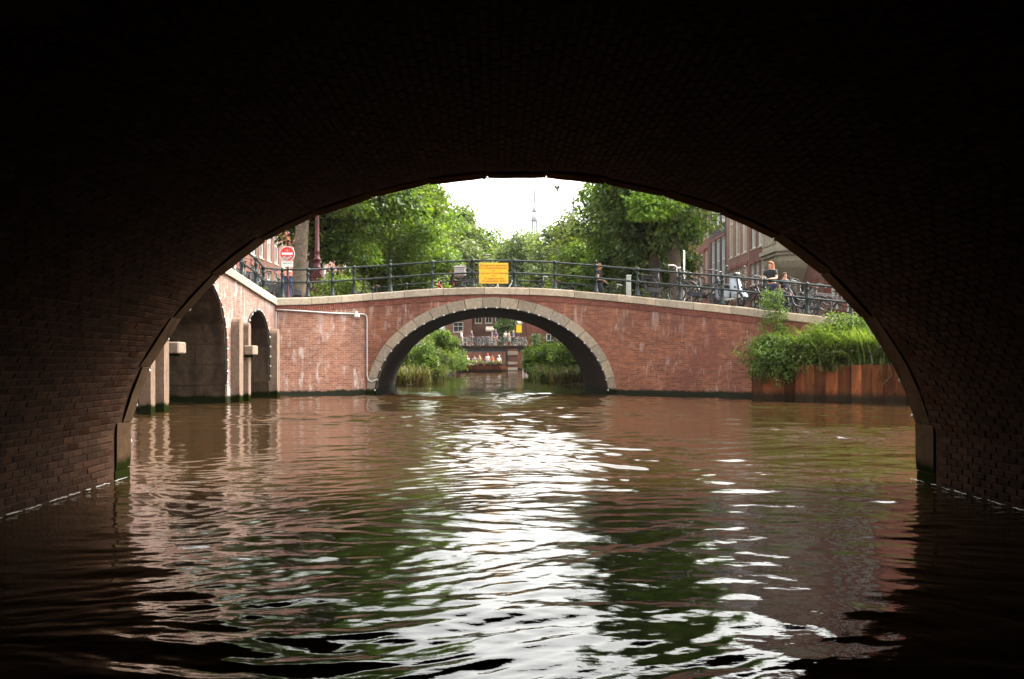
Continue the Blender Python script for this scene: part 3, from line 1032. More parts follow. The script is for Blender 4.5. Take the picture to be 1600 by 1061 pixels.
# cables with bulbs round its arches
for (c, a, b, z0), lab in zip(ARCH[:2], ('black cable with bulbs round the wide dark arch on the left', 'string of pale bulbs round the narrow arch beside the corner')):
    r_ = empty('light_string', (side_x(c), c, z0), 0, lab, 'string of lights')
    pts = [(c - a - .04, .9)] + [(c + (a + .04) * math.sin(u), z0 + (b + .04) * math.cos(u)) for u in np.linspace(-math.pi / 2, math.pi / 2, 30)] + [(c + a + .04, .6)]
    MB().tube([(side_x(y) + .03, y, z) for (y, z) in pts], .03, 5).build('cable', M['cable'], r_)
    bme = MB().ball((0, 0, 0), .036, 7, 5).mesh('bulb', True)
    dd = np.concatenate([[0], np.cumsum([math.hypot(pts[i + 1][0] - pts[i][0], pts[i + 1][1] - pts[i][1]) for i in range(len(pts) - 1)])])
    for q in np.arange(.1, dd[-1], .34):
        y, z = np.interp(q, dd, [p[0] for p in pts]), np.interp(q, dd, [p[1] for p in pts])
        inst('bulb', bme, M['bulb'], r_, (side_x(y) + .06, y, z), world=True)

# timber guard posts with rounded tops in front of the piers
def guard_post(y, ztop, w, d, label, off=.0):
    r_ = empty('guard_post', (side_x(y) + .12 + off, y, 0), 0, label, 'post', 'guard posts along the side bridge')
    m = MB()
    prof_ = [(-w / 2, -.7), (w / 2, -.7)] + [(w / 2 * math.cos(u), ztop - w / 2 + w / 2 * math.sin(u)) for u in np.linspace(0, math.pi, 9)]
    n = len(prof_)
    vs = [(-d / 2, p[0], p[1]) for p in prof_] + [(d / 2, p[0], p[1]) for p in prof_]
    m.raw(vs, [(i, (i + 1) % n, n + (i + 1) % n, n + i) for i in range(n)] + [tuple(range(n))[::-1], tuple(range(n, 2 * n))])
    m.build('post', M['timber_grey'], r_, world=False)
guard_post(30.95, 2.62, .44, .26, 'broad rounded timber post right of the wide dark arch')
guard_post(31.75, 2.50, .30, .24, 'slim timber post close beside the broad rounded one', .02)
guard_post(34.95, 2.40, .42, .30, 'rounded timber post in the corner beside the pale conduit')
guard_post(24.9, 2.55, .36, .30, 'pale timber post by the left end of the wide dark arch', .05)
guard_post(24.0, 2.55, .30, .26, 'timber post half hidden by the dark vault edge at left', .1)
def guard_block(y, z, label):
    r_ = empty('fender_block', (side_x(y) + .30, y, z), 0, label, 'fender')
    MB().box((0, 0, 0), (.30, .62, .30), bev=.03).build('block', M['stone_block'], r_, world=False)
    MB().box((-.08, 0, -.18), (.16, .50, .07), bev=.01).build('bracket', M['timber_grey'], r_, world=False)
guard_block(31.75, 1.62, 'pale stone block fixed across the slim post between two arches')
guard_block(25.6, 1.62, 'pale stone block just showing past the dark vault edge at left')

# ------------------------------------------------------------------ rusty sheet piling on the right
def pile_wall():
    r_ = empty('sheet_pile_wall', (10, 31.5, 0), 0, 'rusty orange steel sheet piling below the bushes on the right', 'retaining wall')
    A, B = Vector((8.22, 33.25)), Vector((13.2, 28.5))
    d = (B - A).normalized()
    nrm = Vector((d.y, -d.x))      # towards the water
    if nrm.y > 0: nrm = -nrm
    L = (B - A).length
    # alternate out-pans and in-pans
    s, k = 0.0, 0
    pat = [(.78, 1), (.20, .5), (.36, 0), (.22, .5), (.64, 1), (.22, .5), (.80, 0), (.22, .5), (.62, 1), (.22, .5), (.72, 0), (.22, .5), (.70, 1), (.22, .5), (.74, 0), (.22, .5), (.7, 1)]
    lev = [1, 1, 0, 0, 1, 1, 0, 0, 1, 1, 0, 0, 1, 1, 0, 0, 1]
    dep = .36
    prev = 1.0
    for k, (w, h) in enumerate(pat):
        if s + w > L: break
        if h == .5:
            a0, a1 = (prev, 1 - prev)
            prev = 1 - prev
        else: a0 = a1 = prev
        halves = 2 if w > .55 else 1
        for q in range(halves):
            f0, f1 = s + w * q / halves, s + w * (q + 1) / halves
            p0 = A + d * (f0 + .006) + nrm * (a0 * dep)
            p1 = A + d * (f1 - .006) + nrm * (a1 * dep)
            e = (p1 - p0).normalized()
            th = Vector((e.y, -e.x)) * .018
            if th.y > 0: th = -th
            zt = 1.15 + random.uniform(-.015, .02)
            vs = []
            for z in (-.7, zt): vs += [(p0.x, p0.y, z), (p1.x, p1.y, z), (p1.x + th.x, p1.y + th.y, z), (p0.x + th.x, p0.y + th.y, z)]
            m = MB().raw(vs, [(0, 1, 2, 3), (7, 6, 5, 4), (0, 4, 5, 1), (1, 5, 6, 2), (2, 6, 7, 3), (3, 7, 4, 0)])
            if q == 0 and h != .5:     # interlock lip
                c = p0 + th * 1.3
                m.tube([(c.x, c.y, -.7), (c.x, c.y, zt - .01)], .022, 6)
            m.build('sheet_pile', M['rust'], r_)
        s += w
    # fill behind
    m = MB()
    m.face([(A.x, A.y, .95), (B.x, B.y, .95), (16, 33, 1.1), (9, 34.5, 1.1)])
    tag(m.build('soil', M['soil']), kind='structure')
pile_wall()

# ------------------------------------------------------------------ quays and ground
def can_x(x, y): return x - .0193 * (y - 46)
m = MB()
QZ = 2.45
m.face([(-1500, 46.4, QZ), (can_x(-7.4, 46.4), 46.4, QZ), (can_x(-7.4, 145), 145, QZ), (-1500, 145, QZ)])
m.face([(can_x(5.6, 46.4), 46.4, QZ), (1500, 46.4, QZ), (1500, 145, QZ), (can_x(5.6, 145), 145, QZ)])
m.face([(-1500, 145, QZ), (1500, 145, QZ), (1500, 2400, QZ), (-1500, 2400, QZ)])
m.face([(16, -40, QZ), (1500, -40, QZ), (1500, 46.4, QZ), (16, 46.4, QZ)])
m.face([(-1500, -40, QZ), (-18, -40, QZ), (-18, 11.5, QZ), (-1500, 11.5, QZ)])
tag(m.build('ground', M['asphalt']), kind='structure')
m = MB()
for x in (-7.4, 5.6):
    m.face([(can_x(x, 46.4), 46.4, -.7), (can_x(x, 145), 145, -.7), (can_x(x, 145), 145, QZ), (can_x(x, 46.4), 46.4, QZ)])
m.face([(-12, 145, -.7), (9, 145, -.7), (9, 145, QZ), (-12, 145, QZ)])
m.face([(16, 11, -.7), (16, 32, -.7), (16, 32, QZ), (16, 11, QZ)])
tag(m.build('quay_wall', M['brick_bridge']), kind='structure')

# ------------------------------------------------------------------ iron railings
def post_mesh(tall):
    m = MB()
    pr = [(.085, 0), (.085, .06), (.06, .09), (.06, .20), (.045, .24), (.038, .48), (.055, .50), (.055, .60), (.036, .63), (.036, .80), (.050, .82), (.050, .87), (.034, .90), (.034, .96), (.058, .985), (.062, 1.03), (.045, 1.075), (.02, 1.10)]
    if tall: pr = pr[:-1] + [(.025, 1.09), (.022, 1.14), (.04, 1.16), (.042, 1.20), (.015, 1.225)]
    return m.lathe([(r * 1.35, z) for r, z in pr], n=8).mesh('railing_post', True)
PM, PMT = post_mesh(False), post_mesh(True)
def railing(pts, label, talls=(), h=(1.02, .555), extra=0, mat='iron_green', rr=.036):
    r_ = empty('iron_railing', pts[0], 0, label, 'railing')
    for i, p in enumerate(pts[extra:len(pts) - extra] if extra else pts):
        inst('post', PMT if i in talls else PM, M[mat], r_, p, (0, 0, random.random()), world=True)
    for hh in h:
        m = MB(); m.tube([(p.x, p.y, p.z + hh) for p in pts], rr, 6)
        m.build('rail', M[mat], r_, True)
    return r_
PXP = [441, 481, 519, 553, 610, 675.5, 739, 803, 867, 931, 996, 1062, 1128, 1195, 1261, 1330, 1400]
pts = [path(t_at(p, .17), .17)[0] for p in PXP]
railing(pts, 'dark iron railing along the crown of the red brick bridge, the yellow sign on it', (4, 9))
p2 = [Vector((side_x(y) - .17, y, side_z(y))) for y in (18, 19.6, 21.2, 22.8, 24.4, 26.0, 27.6, 29.2, 30.8, 32.3, 33.8)] + [Vector((side_x(35.1) - .30, 35.1, PP[0][2] + .02)), pts[0]]
railing(p2, 'dark iron railing climbing the pale side bridge at left')
pr_ = []
for p in (480, 530, 582, 635, 688, 740, 793, 845, 897, 950, 1002, 1055):
    x = (p - 800) / F * 46.3
    pr_.append(Vector((x, 46.3, road_z(x) + .06)))
railing(pr_, 'far side railing of the red brick bridge, seen behind the parked bicycles', rr=.028)

# conduit and junction box on the left wing wall
r_ = empty('conduit', path(1.5)[0], 0, 'pale conduit along the left wing wall with a white junction box, down to the arch', 'pipe')
def wallpt(px, py, off=.05):
    t = t_at(px); p, rz = path(t, -off)
    return Vector((p.x, p.y, EYE + (HOR - py) / F * p.y))
MB().tube([wallpt(431, 484), wallpt(470, 486), wallpt(520, 489.5), wallpt(568, 491), wallpt(572.5, 493.5), wallpt(573, 500), wallpt(573, 585), wallpt(575, 594), wallpt(581, 597), wallpt(588, 593)], .030, 7).build('pipe', M['conduit'], r_, True)
b_ = wallpt(556, 493, .1)
m = MB(); m.box(b_, (.20, .16, .17), bev=.03); m.lathe([(.05, 0), (.06, .03), (.03, .08)], b_ + Vector((-.03, 0, .085)), 8)
m.build('junction_box', M['white_paint'], r_)
m = MB()
for px in (445, 470, 500, 530, 565): q = wallpt(px, 484.5 + (px - 431) * .05, .03); m.box(q, (.03, .06, .08))
for py in (510, 540, 570): m.box(wallpt(573, py, .03), (.09, .06, .03))
m.build('clip', M['conduit'], r_)
MB().tube([(PP[0][0] + .03, 35.46, z) for z in (3.05, 2.0, .5)], .02, 6).build('drop_pipe', M['conduit'], r_)

# string of bulbs on the main arch
r_ = empty('light_string', (AX, 37.3, 0), 0, 'string of pale bulbs on a black cable under the main stone arch', 'string of lights')
th_ = np.linspace(.09, math.pi - .09, 60)
MB().tube([ell(t, AA - .015, AB_ - .015, 37.36) for t in th_], .028, 5).build('cable', M['cable'], r_, True)
bme = MB().ball((0, 0, 0), .036, 8, 6).mesh('bulb', True)
n_ = 30
for i in range(n_):
    t = np.interp((i + .5) / n_ * arc[-1], arc, tt)
    inst('bulb', bme, M['bulb'], r_, ell(t, AA - .01, AB_ - .01, 37.30), world=True)

# ------------------------------------------------------------------ writing
def text_mesh(body, size, align='CENTER', depth=.002):
    cu = bpy.data.curves.new('lettering', 'FONT')
    cu.body = body; cu.size = size; cu.align_x = align; cu.align_y = 'CENTER'; cu.extrude = depth; cu.resolution_u = 2
    o = bpy.data.objects.new('lettering', cu)
    COL.objects.link(o)
    dg = bpy.context.evaluated_depsgraph_get()
    me = bpy.data.meshes.new_from_object(o.evaluated_get(dg))
    bpy.data.objects.remove(o)
    bpy.data.curves.remove(cu)
    return me

tl, tr_ = at(748.5, 411, 37.3), at(794, 443, 37.3)
w_, h_ = tr_.x - tl.x, tl.z - tr_.z
r_ = empty('notice_board', ((tl.x + tr_.x) / 2, 37.33, (tl.z + tr_.z) / 2), 0, 'yellow notice board with seven lines of text hung on the bridge railing', 'sign')
MB().box((0, 0, 0), (w_, .025, h_), bev=.006).build('board', M['sign_yellow'], r_, world=False)
for i, (tx, sz) in enumerate((('Scheepvaart gestremd', .116), ('t.b.v. brugwerkzaamheden', .098), ('van', .08), ('7 uur tot 17 uur Maandag', .105), ('t/m', .09), ('15 augustus t/m', .118), ('20 september 2022', .112))):
    inst('lettering', text_mesh(tx, sz), M['ink'], r_, (0, -.016, h_ / 2 - .085 - i * (h_ - .14) / 6.4), (R(90), 0, 0))
m = MB()
for x in (-.45, .45): m.tube([(x, .02, .05), (x, .1, .05)], .012, 5); m.tube([(x, .02, -.28), (x, .1, -.28)], .012, 5)
m.build('bracket', M['iron_green'], r_, world=False)

# no-entry sign on its maroon post at the left corner
Ys = 37.4
p_ = at(449.5, 397, Ys)
zb = 3.42
r_ = empty('road_sign', (p_.x, Ys, zb), 0, 'round red no entry sign with stickers on a maroon post', 'sign')
m = MB(); m.lathe([(.12, 0), (.12, .25), (.09, .3), (.09, .45), (.055, .52), (.045, .9), (.06, .93), (.045, .97), (.042, 2.6), (.07, 2.64), (.03, 2.72)], n=10)
m.build('post', M['maroon'], r_, True, world=False)
zc = p_.z - zb
def disc(r0, y, zc_, t=.012, n=36):
    mm = MB(); vs = []
    for yy in (y, y + t):
        for k in range(n): vs.append((r0 * math.cos(2 * math.pi * k / n), yy, zc_ + r0 * math.sin(2 * math.pi * k / n)))
    mm.raw(vs, [tuple(range(n)), tuple(range(n, 2 * n))[::-1]] + [(k, n + k, n + (k + 1) % n, (k + 1) % n) for k in range(n)])
    return mm
disc(.285, -.085, zc, .02).build('rim', M['white_paint'], r_, world=False)
disc(.262, -.092, zc, .006).build('disc', M['sign_red'], r_, world=False)
MB().box((0, -.095, zc + .005), (.41, .006, .085)).build('bar', M['white_paint'], r_, world=False)
m = MB()
for (x, z, w, h, a) in ((0, .12, .07, .05, .3), (-.12, -.14, .11, .10, .2), (.03, -.16, .14, .07, -.2), (.13, -.11, .09, .06, .5), (-.03, -.22, .10, .05, .1)):
    m.box((0, 0, 0), (w, .005, h), m=Matrix.Translation((x, -.097, zc + z)) @ Matrix.Rotation(a, 4, 'Y'))
m.build('sticker', M['pale_grey'], r_, world=False)
MB().box((0, -.08, zc - .39), (.43, .014, .20), bev=.005).build('sub_plate', M['white_paint'], r_, world=False)
inst('lettering', text_mesh('uitgezonderd', .062), M['black_paint'], r_, (0, -.09, zc - .35), (R(90), 0, 0))
M['ribbon'] = plain('ribbon', (.24, .10, .05), .7, .5, 12)
m = MB()
for k in range(9):
    a = k * .7
    m.box((0, 0, 0), (.16, .05, .09), m=Matrix.Translation((.05 * math.cos(a * 2) - .02, .03 * math.sin(a), 2.25 + .05 * k)) @ Matrix.Rotation(a, 4, 'Y') @ Matrix.Rotation(a * .7, 4, 'Z'))
m.build('faded_ribbon', M['ribbon'], r_, world=False)
for o in r_.children:
    if o.name.startswith('faded_ribbon'): o.scale = (1, 1, 1)

# lamp post
Yl = 38.6
p_ = at(495.5, 461, Yl)
zb = p_.z - .05
r_ = empty('lamp_post', (p_.x, Yl, zb), 0, 'tall maroon cast iron lamp post with a square base on the left corner', 'street lamp')
m = MB()
for (w, z0, z1) in ((.50, 0, .10), (.42, .10, .16), (.38, .16, .72), (.44, .72, .78), (.40, .78, .86), (.30, .86, 1.02), (.36, 1.02, 1.07)):
    m.box((0, 0, (z0 + z1) / 2), (w, w, z1 - z0 - .002), bev=.012)
m.build('base', M['maroon'], r_, world=False)
m = MB(); m.lathe([(.15, 1.07), (.16, 1.12), (.12, 1.16), (.11, 1.36), (.15, 1.40), (.15, 1.45), (.095, 1.50), (.088, 1.7), (.11, 1.73), (.085, 1.77), (.072, 3.0), (.062, 4.2), (.08, 4.25), (.05, 4.32), (.045, 4.6)], n=10)
m.build('column', M['maroon'], r_, True, world=False)
m = MB(); m.lathe([(.06, 4.6), (.22, 4.66), (.30, 5.2), (.33, 5.22), (.20, 5.45), (.05, 5.62), (.02, 5.75)], n=6)
m.build('lantern', M['glass_pale'], r_, world=False)
MB().box((-.215, -.05, .42), (.02, .11, .16)).build('sticker', M['white_paint'], r_, world=False)

# bollard and slim white pole at the right of the bridge
t = t_at(981.5, .7); p, _ = path(t, .7)
r_ = empty('bollard', (p.x, p.y, p.z + DECK), 0, 'pale grey square bollard beside the parked bicycles on the bridge', 'bollard')
m = MB(); m.box((0, 0, .42), (.17, .17, .84), bev=.015); m.build('shaft', M['pale_grey'], r_, world=False)
m = MB(); m.box((0, 0, .87), (.19, .19, .05), bev=.02); m.build('cap', M['pale_grey'], r_, world=False)
t = t_at(1068.5, 1.4); p, _ = path(t, 1.4)
r_ = empty('pole', (p.x, p.y, p.z + DECK), 0, 'slim white pole standing between bicycles and trees at right', 'pole')
MB().lathe([(.06, 0), (.035, .05), (.032, 2.0), (.02, 2.03)], n=8).build('shaft', M['white_paint'], r_, True, world=False)
MB().lathe([(.09, -.01), (.09, .03), (.05, .045)], n=8).build('foot', M['pale_grey'], r_, True, world=False)

# ------------------------------------------------------------------ bicycles
def bike_parts():
    P = {}
    RH, FH, r = (-.55, 0, .345), (.55, 0, .345), .345
    m = MB()
    m.tube([(-.08, 0, .29), (-.20, 0, .62), (-.26, 0, .88)], .023, 6)
    m.tube([(.355, 0, .93), (.415, 0, .66)], .026, 6)
    m.tube([(.405, 0, .70), (.30, 0, .50), (.12, 0, .34), (-.08, 0, .29)], .025, 6)
    m.tube([(.375, 0, .84), (.22, 0, .62), (.02, 0, .50), (-.17, 0, .52)], .021, 6)
    for s in (-1, 1):
        m.tube([(-.08, s * .03, .29), (-.55, s * .06, .345)], .015, 5)
        m.tube([(-.22, s * .02, .72), (-.55, s * .06, .345)], .014, 5)
    P['frame'] = m.mesh('bicycle_frame', True)
    m = MB()
    for s in (-1, 1): m.tube([(.41, s * .03, .68), (.46, s * .05, .56), (.55, s * .055, .345)], .017, 5)
    P['fork'] = m.mesh('bicycle_fork', True)
    m = MB()
    m.tube([(.36, 0, .90), (.335, 0, 1.05)], .013, 6)
    for s in (-1, 1): m.tube([(.335, 0, 1.05), (.37, s * .10, 1.075), (.34, s * .22, 1.10), (.20, s * .29, 1.08), (.08, s * .30, 1.05)], .017, 6)
    P['handlebar'] = m.mesh('handlebar', True)
    m = MB()
    for s in (-1, 1): m.tube([(.19, s * .291, 1.078), (.07, s * .301, 1.047)], .018, 6)
    P['grip'] = m.mesh('grip', True)
    m = MB()
    m.raw([(-.40, -.10, .95), (-.40, .10, .95), (-.25, .085, .965), (-.12, .02, .95), (-.12, -.02, .95), (-.25, -.085, .965),
           (-.39, -.07, .90), (-.39, .07, .90), (-.25, .05, .91), (-.13, .015, .92), (-.13, -.015, .92), (-.25, -.05, .91), (-.28, 0, .985)],
          [(0, 12, 1), (1, 12, 2), (2, 12, 3), (3, 12, 4), (4, 12, 5), (5, 12, 0)] + [(i, (i + 1) % 6, 6 + (i + 1) % 6, 6 + i) for i in range(6)] + [(6, 7, 8, 9, 10, 11)])
    m.tube([(-.26, 0, .86), (-.265, 0, .91)], .014, 6)
    P['saddle'] = m.mesh('saddle', True)
    m = MB()
    m.torus((0, 0, 0), .318, .012, n=30, m=5)
    m.tube([(0, -.06, 0), (0, .06, 0)], .02, 6)
    for k in range(16):
        a = 2 * math.pi * k / 16
        m.tube([(.018 * math.cos(a + 1.2), .02 * (-1) ** k, .018 * math.sin(a + 1.2)), (.32 * math.cos(a), 0, .32 * math.sin(a))], .003, 3, False)
    P['wheel'] = m.mesh('wheel')
    P['tyre'] = MB().torus((0, 0, 0), .338, .027, n=30, m=6).mesh('tyre', True)
    def guard(cx, a0, a1):
        m = MB(); vs = []; n = 12
        for k in range(n):
            a = a0 + (a1 - a0) * k / (n - 1)
            for y in (-.028, .028): vs.append((cx + .378 * math.cos(a), y, .345 + .378 * math.sin(a)))
            for y in (.028, -.028): vs.append((cx + .372 * math.cos(a), y, .345 + .372 * math.sin(a)))
        fs = [(0, 1, 2, 3), tuple((n - 1) * 4 + q for q in (3, 2, 1, 0))]
        for k in range(n - 1):
            for q in range(4): fs.append((k * 4 + q, k * 4 + (q + 1) % 4, k * 4 + 4 + (q + 1) % 4, k * 4 + 4 + q))
        return m.raw(vs, fs).mesh('mudguard')
    P['guard_r'] = guard(-.55, .35, 3.4)
    P['guard_f'] = guard(.55, .5, 2.9)
    m = MB()
    for s in (-1, 1):
        m.tube([(-.30, s * .06, .76), (-.85, s * .07, .76)], .009, 5)
        m.tube([(-.80, s * .07, .76), (-.56, s * .07, .345)], .007, 5)
    for x in (-.40, -.55, -.70, -.85): m.tube([(x, -.07, .76), (x, .07, .76)], .006, 5)
    P['carrier'] = m.mesh('carrier')
    m = MB()
    m.box((-.30, -.05, .32), (.56, .03, .13), bev=.014)
    P['chain_case'] = m.mesh('chain_case')
    m = MB()
    m.tube([(-.08, -.09, .29), (-.02, -.09, .15)], .010, 5); m.tube([(-.08, .09, .29), (-.14, .09, .43)], .010, 5)
    m.tube([(-.08, -.09, .29), (-.08, .09, .29)], .014, 6)
    m.box((-.02, -.14, .145), (.09, .09, .025)); m.box((-.14, .14, .435), (.09, .09, .025))
    P['crank'] = m.mesh('crank')
    m = MB()
    for s in (-1, 1):
        m.box((-.62, s * .155, .60), (.36, .13, .30), bev=.035)
        m.box((-.62, s * .16, .735), (.38, .15, .05), bev=.02)
    m.box((-.62, 0, .785), (.30, .26, .02))
    P['pannier'] = m.mesh('pannier')
    m = MB()
    for z in (.80, .92, 1.02):
        for (a, b) in (((.42, -.18), (.42, .18)), ((.42, .18), (.74, .18)), ((.74, .18), (.74, -.18)), ((.74, -.18), (.42, -.18))):
            m.tube([(a[0], a[1], z), (b[0], b[1], z)], .008, 4)
    for (x, y) in ((.42, -.18), (.42, 0), (.42, .18), (.58, .18), (.74, .18), (.74, 0), (.74, -.18), (.58, -.18)): m.tube([(x, y, .80), (x, y, 1.02)], .007, 4)
    m.box((.58, 0, .79), (.34, .38, .015))
    P['basket'] = m.mesh('basket')
    P['reflector'] = MB().box((-.93, 0, .62), (.02, .07, .05), bev=.006).mesh('reflector')
    m = MB().ball((.45, 0, .78), .045, 8, 6)
    P['lamp'] = m.mesh('lamp', True)
    return P
BP = bike_parts()
def bicycle(loc, rz, label, frame='black_paint', bar='chrome', guard='black_paint', pannier=None, basket=None, group=None, sc=1.15, lean=.06, seat='leather', tyre='black_rubber'):
    r_ = empty('bicycle', loc, rz, label, 'bicycle', group, scale=sc)
    r_.rotation_euler = (lean, 0, rz)
    for k in ('frame', 'fork', 'chain_case'): inst(k, BP[k], M[frame], r_)
    inst('handlebar', BP['handlebar'], M[bar], r_)
    inst('grip', BP['grip'], M['black_rubber'], r_)
    inst('saddle', BP['saddle'], M[seat], r_)
    inst('crank', BP['crank'], M['chrome'], r_)
    inst('carrier', BP['carrier'], M['black_paint'], r_)
    inst('lamp', BP['lamp'], M['chrome'], r_)
    inst('reflector', BP['reflector'], M['sign_red'], r_)
    for k in ('guard_r', 'guard_f'): inst('mudguard', BP[k], M[guard], r_)
    for x in (-.55, .55):
        w = inst('wheel', BP['wheel'], M['chrome'], r_, (x, 0, .345), (0, random.random() * 6, 0))
        inst('tyre', BP['tyre'], M[tyre], w)
    if pannier: inst('pannier', BP['pannier'], M[pannier], r_)
    if basket: inst('basket', BP['basket'], M[basket], r_)
    return r_
def near_bike(px, flip, label, inset=.62, **k):
    t = t_at(px, inset); p, rz = path(t, inset)
    slope = (path(t + .5)[0].z - path(t - .5)[0].z)
    o = bicycle((p.x, p.y, p.z + DECK), rz + (math.pi if flip else 0), label, group='bicycles parked along the near railing', lean=-.07 if not flip else .07, **k)
    o.rotation_euler = (o.rotation_euler[0], (-slope if not flip else slope), o.rotation_euler[2])
    return o
near_bike(750, False, 'bicycle with a grey pannier, half hidden by the yellow notice board', pannier='bag_grey', guard='chrome', sc=1.22)
near_bike(1034, False, 'black bicycle with pale swept handlebars next to the grey bollard', sc=1.24, seat='black_rubber', bar='white_paint', guard='black_paint')
near_bike(1098, False, 'dark bicycle with a pale mudguard just left of the scooter', guard='pale_grey', bar='chrome', frame='dark_blue', inset=.95, sc=1.2)
near_bike(1247, True, 'bicycle with a pale blue mudguard behind the tall weed on the wall', guard='scooter_blue', frame='dark_blue', sc=1.15)
near_bike(1190, True, 'dark bicycle between the scooter and the person at the railing', inset=1.1, sc=1.1, frame='black_paint')
near_bike(1322, False, 'dark bicycle at the far right end of the railing above the bushes', inset=.8, sc=1.1, frame='maroon')
near_bike(1078, True, 'black bicycle squeezed in behind the slim white pole', inset=1.25, sc=1.12)
near_bike(1168, False, 'dark bicycle half hidden behind the front wheel of the scooter', inset=1.3, sc=1.12)
near_bike(1226, False, 'dark bicycle behind the tall weed, beside the shorter figure in black', inset=1.5, sc=1.1)
near_bike(1288, True, 'black bicycle behind the loose growth at the right end', inset=1.35, sc=1.1)
near_bike(415, False, 'dark bicycle behind the bend of the corner railing', inset=1.0, sc=1.1)
def far_bike(px, flip, label, **k):
    x = (px - 800) / F * 45.7
    e = (road_z(x + .5) - road_z(x - .5))
    o = bicycle((x, 45.7, road_z(x)), math.pi if flip else 0, label, group='bicycles leaning on the far railing', lean=-.08 if flip else .08, **k)
    o.rotation_euler = (o.rotation_euler[0], (-e if not flip else e), o.rotation_euler[2])
    return o
far_bike(583, True, 'black bicycle at the far railing among the left bushes', sc=1.15, bar='black_paint')
far_bike(702, True, 'orange red bicycle at the far railing left of the pannier bicycle', frame='red_paint', guard='pale_grey', sc=1.12)
far_bike(860, True, 'dark bicycle with white handlebars right of the yellow notice board', bar='white_paint', guard='pale_grey', frame='dark_blue', sc=1.15, basket=None)
far_bike(786, False, 'white bicycle at the far railing behind the yellow notice board', frame='white_paint', guard='white_paint', sc=1.12)
far_bike(972, True, 'bicycle with white handlebars between the dark clad woman and the bollard', bar='white_paint', sc=1.12)
# two bicycles on the side bridge at the left corner
for (y, lab, fr) in ((32.6, 'grey bicycle against the side bridge railing at upper left', 'grey_paint'), (34.4, 'black bicycle in the bend of the left corner railing', 'black_paint')):
    o = bicycle((side_x(y) - .75, y, side_z(y) - .1), R(-88), lab, frame=fr, group='bicycles on the left corner', sc=1.12, lean=.06)

# ------------------------------------------------------------------ scooter
def scooter(loc, rz):
    r_ = empty('scooter', loc, rz, 'pale blue motor scooter facing out through the railing at right', 'scooter', scale=1.12)
    def part(name, m, mat, smooth=False): return m.build(name, M[mat], r_, smooth, world=False)
    for x in (-.60, .62):
        w = MB(); w.torus((0, 0, 0), .17, .055, n=24, m=8)
        t_ = w.build('wheel', M['black_rubber'], r_, True, world=False, loc=(x, 0, .225))
        h = MB(); h.tube([(0, -.05, 0), (0, .05, 0)], .075, 10)
        for k in range(5):
            a = k * 1.2566; h.tube([(0, 0, 0), (.14 * math.cos(a), 0, .14 * math.sin(a))], .018, 5)
        h.build('rim', M['chrome'], t_, world=False)
    # front shield: swept, curved panel with thickness
    m = MB(); vs = []; n = 9
    rows_ = [(.30, .13, .46), (.50, .21, .43), (.72, .22, .38), (.90, .17, .33), (1.0, .11, .30)]
    for (z, hw, x) in rows_:
        for k in range(n):
            u = -1 + 2 * k / (n - 1)
            vs.append((x - .10 * u * u, hw * u, z))
    nb_ = len(vs)
    for (z, hw, x) in rows_:
        for k in range(n):
            u = -1 + 2 * k / (n - 1)
            vs.append((x - .10 * u * u - .03, hw * u, z))
    fs = []
    for i in range(4):
        for k in range(n - 1):
            a = i * n + k
            fs += [(a, a + 1, a + n + 1, a + n), (nb_ + a, nb_ + a + n, nb_ + a + n + 1, nb_ + a + 1)]
    for i in range(4):
        for k in (0, n - 1):
            a = i * n + k; fs.append((a, a + n, nb_ + a + n, nb_ + a))
    for i in (0, 4):
        for k in range(n - 1):
            a = i * n + k; fs.append((a, nb_ + a, nb_ + a + 1, a + 1))
    part('front_shield', m.raw(vs, fs), 'scooter_blue', True)
    m = MB(); vs = []; n = 9      # front mudguard
    for k in range(n):
        a = R(20) + R(150) * k / (n - 1)
        for (y, rr) in ((-.09, .26), (-.05, .30), (.05, .30), (.09, .26)): vs.append((.62 + rr * math.cos(a), y, .225 + rr * math.sin(a)))
    fs = [(k * 4 + q, k * 4 + q + 1, k * 4 + 5 + q, k * 4 + 4 + q) for k in range(n - 1) for q in range(3)]
    part('mudguard', m.raw(vs, fs), 'scooter_blue', True)
    m = MB(); m.tube([(.62, -.09, .225), (.50, -.07, .50)], .022, 6); m.tube([(.62, .09, .225), (.50, .07, .50)], .022, 6); m.tube([(.47, 0, .5), (.32, 0, 1.02)], .03, 6)
    part('fork', m, 'black_paint')
    part('footboard', MB().box((.12, 0, .28), (.55, .34, .07), bev=.03), 'grey_paint')
    m = MB(); m.box((-.42, 0, .48), (.72, .34, .34), bev=.12); m.box((-.70, 0, .60), (.28, .26, .18), bev=.08)
    part('rear_body', m, 'scooter_blue')
    part('seat', MB().box((-.36, 0, .72), (.66, .28, .13), bev=.05), 'black_rubber')
    m = MB()
    for s in (-1, 1): m.tube([(.31, 0, 1.04), (.30, s * .15, 1.06), (.22, s * .34, 1.04)], .022, 6)
    m.box((.33, 0, 1.06), (.16, .20, .12), bev=.05)
    part('handlebar', m, 'black_paint')
    part('headlamp', MB().ball((.40, 0, 1.06), .065, 10, 6), 'glass_pale', True)
    m = MB()
    for s in (-1, 1): m.tube([(.27, s * .22, 1.06), (.25, s * .30, 1.28)], .008, 5); m.ball((.25, s * .32, 1.31), .06, 8, 6, (.3, 1, .8))
    part('mirror', m, 'black_paint', True)
    m = MB()
    for s in (-1, 1): m.ball((.42, s * .12, .66), .035, 8, 5, (.5, 1, 1.3))
    part('indicator', m, 'black_paint', True)
    part('apron', MB().box((.60, .0, .36), (.05, .20, .10), bev=.02), 'white_paint')
t = t_at(1143, .95); p, rz = path(t, .95)
scooter((p.x, p.y, p.z + DECK), R(-72))

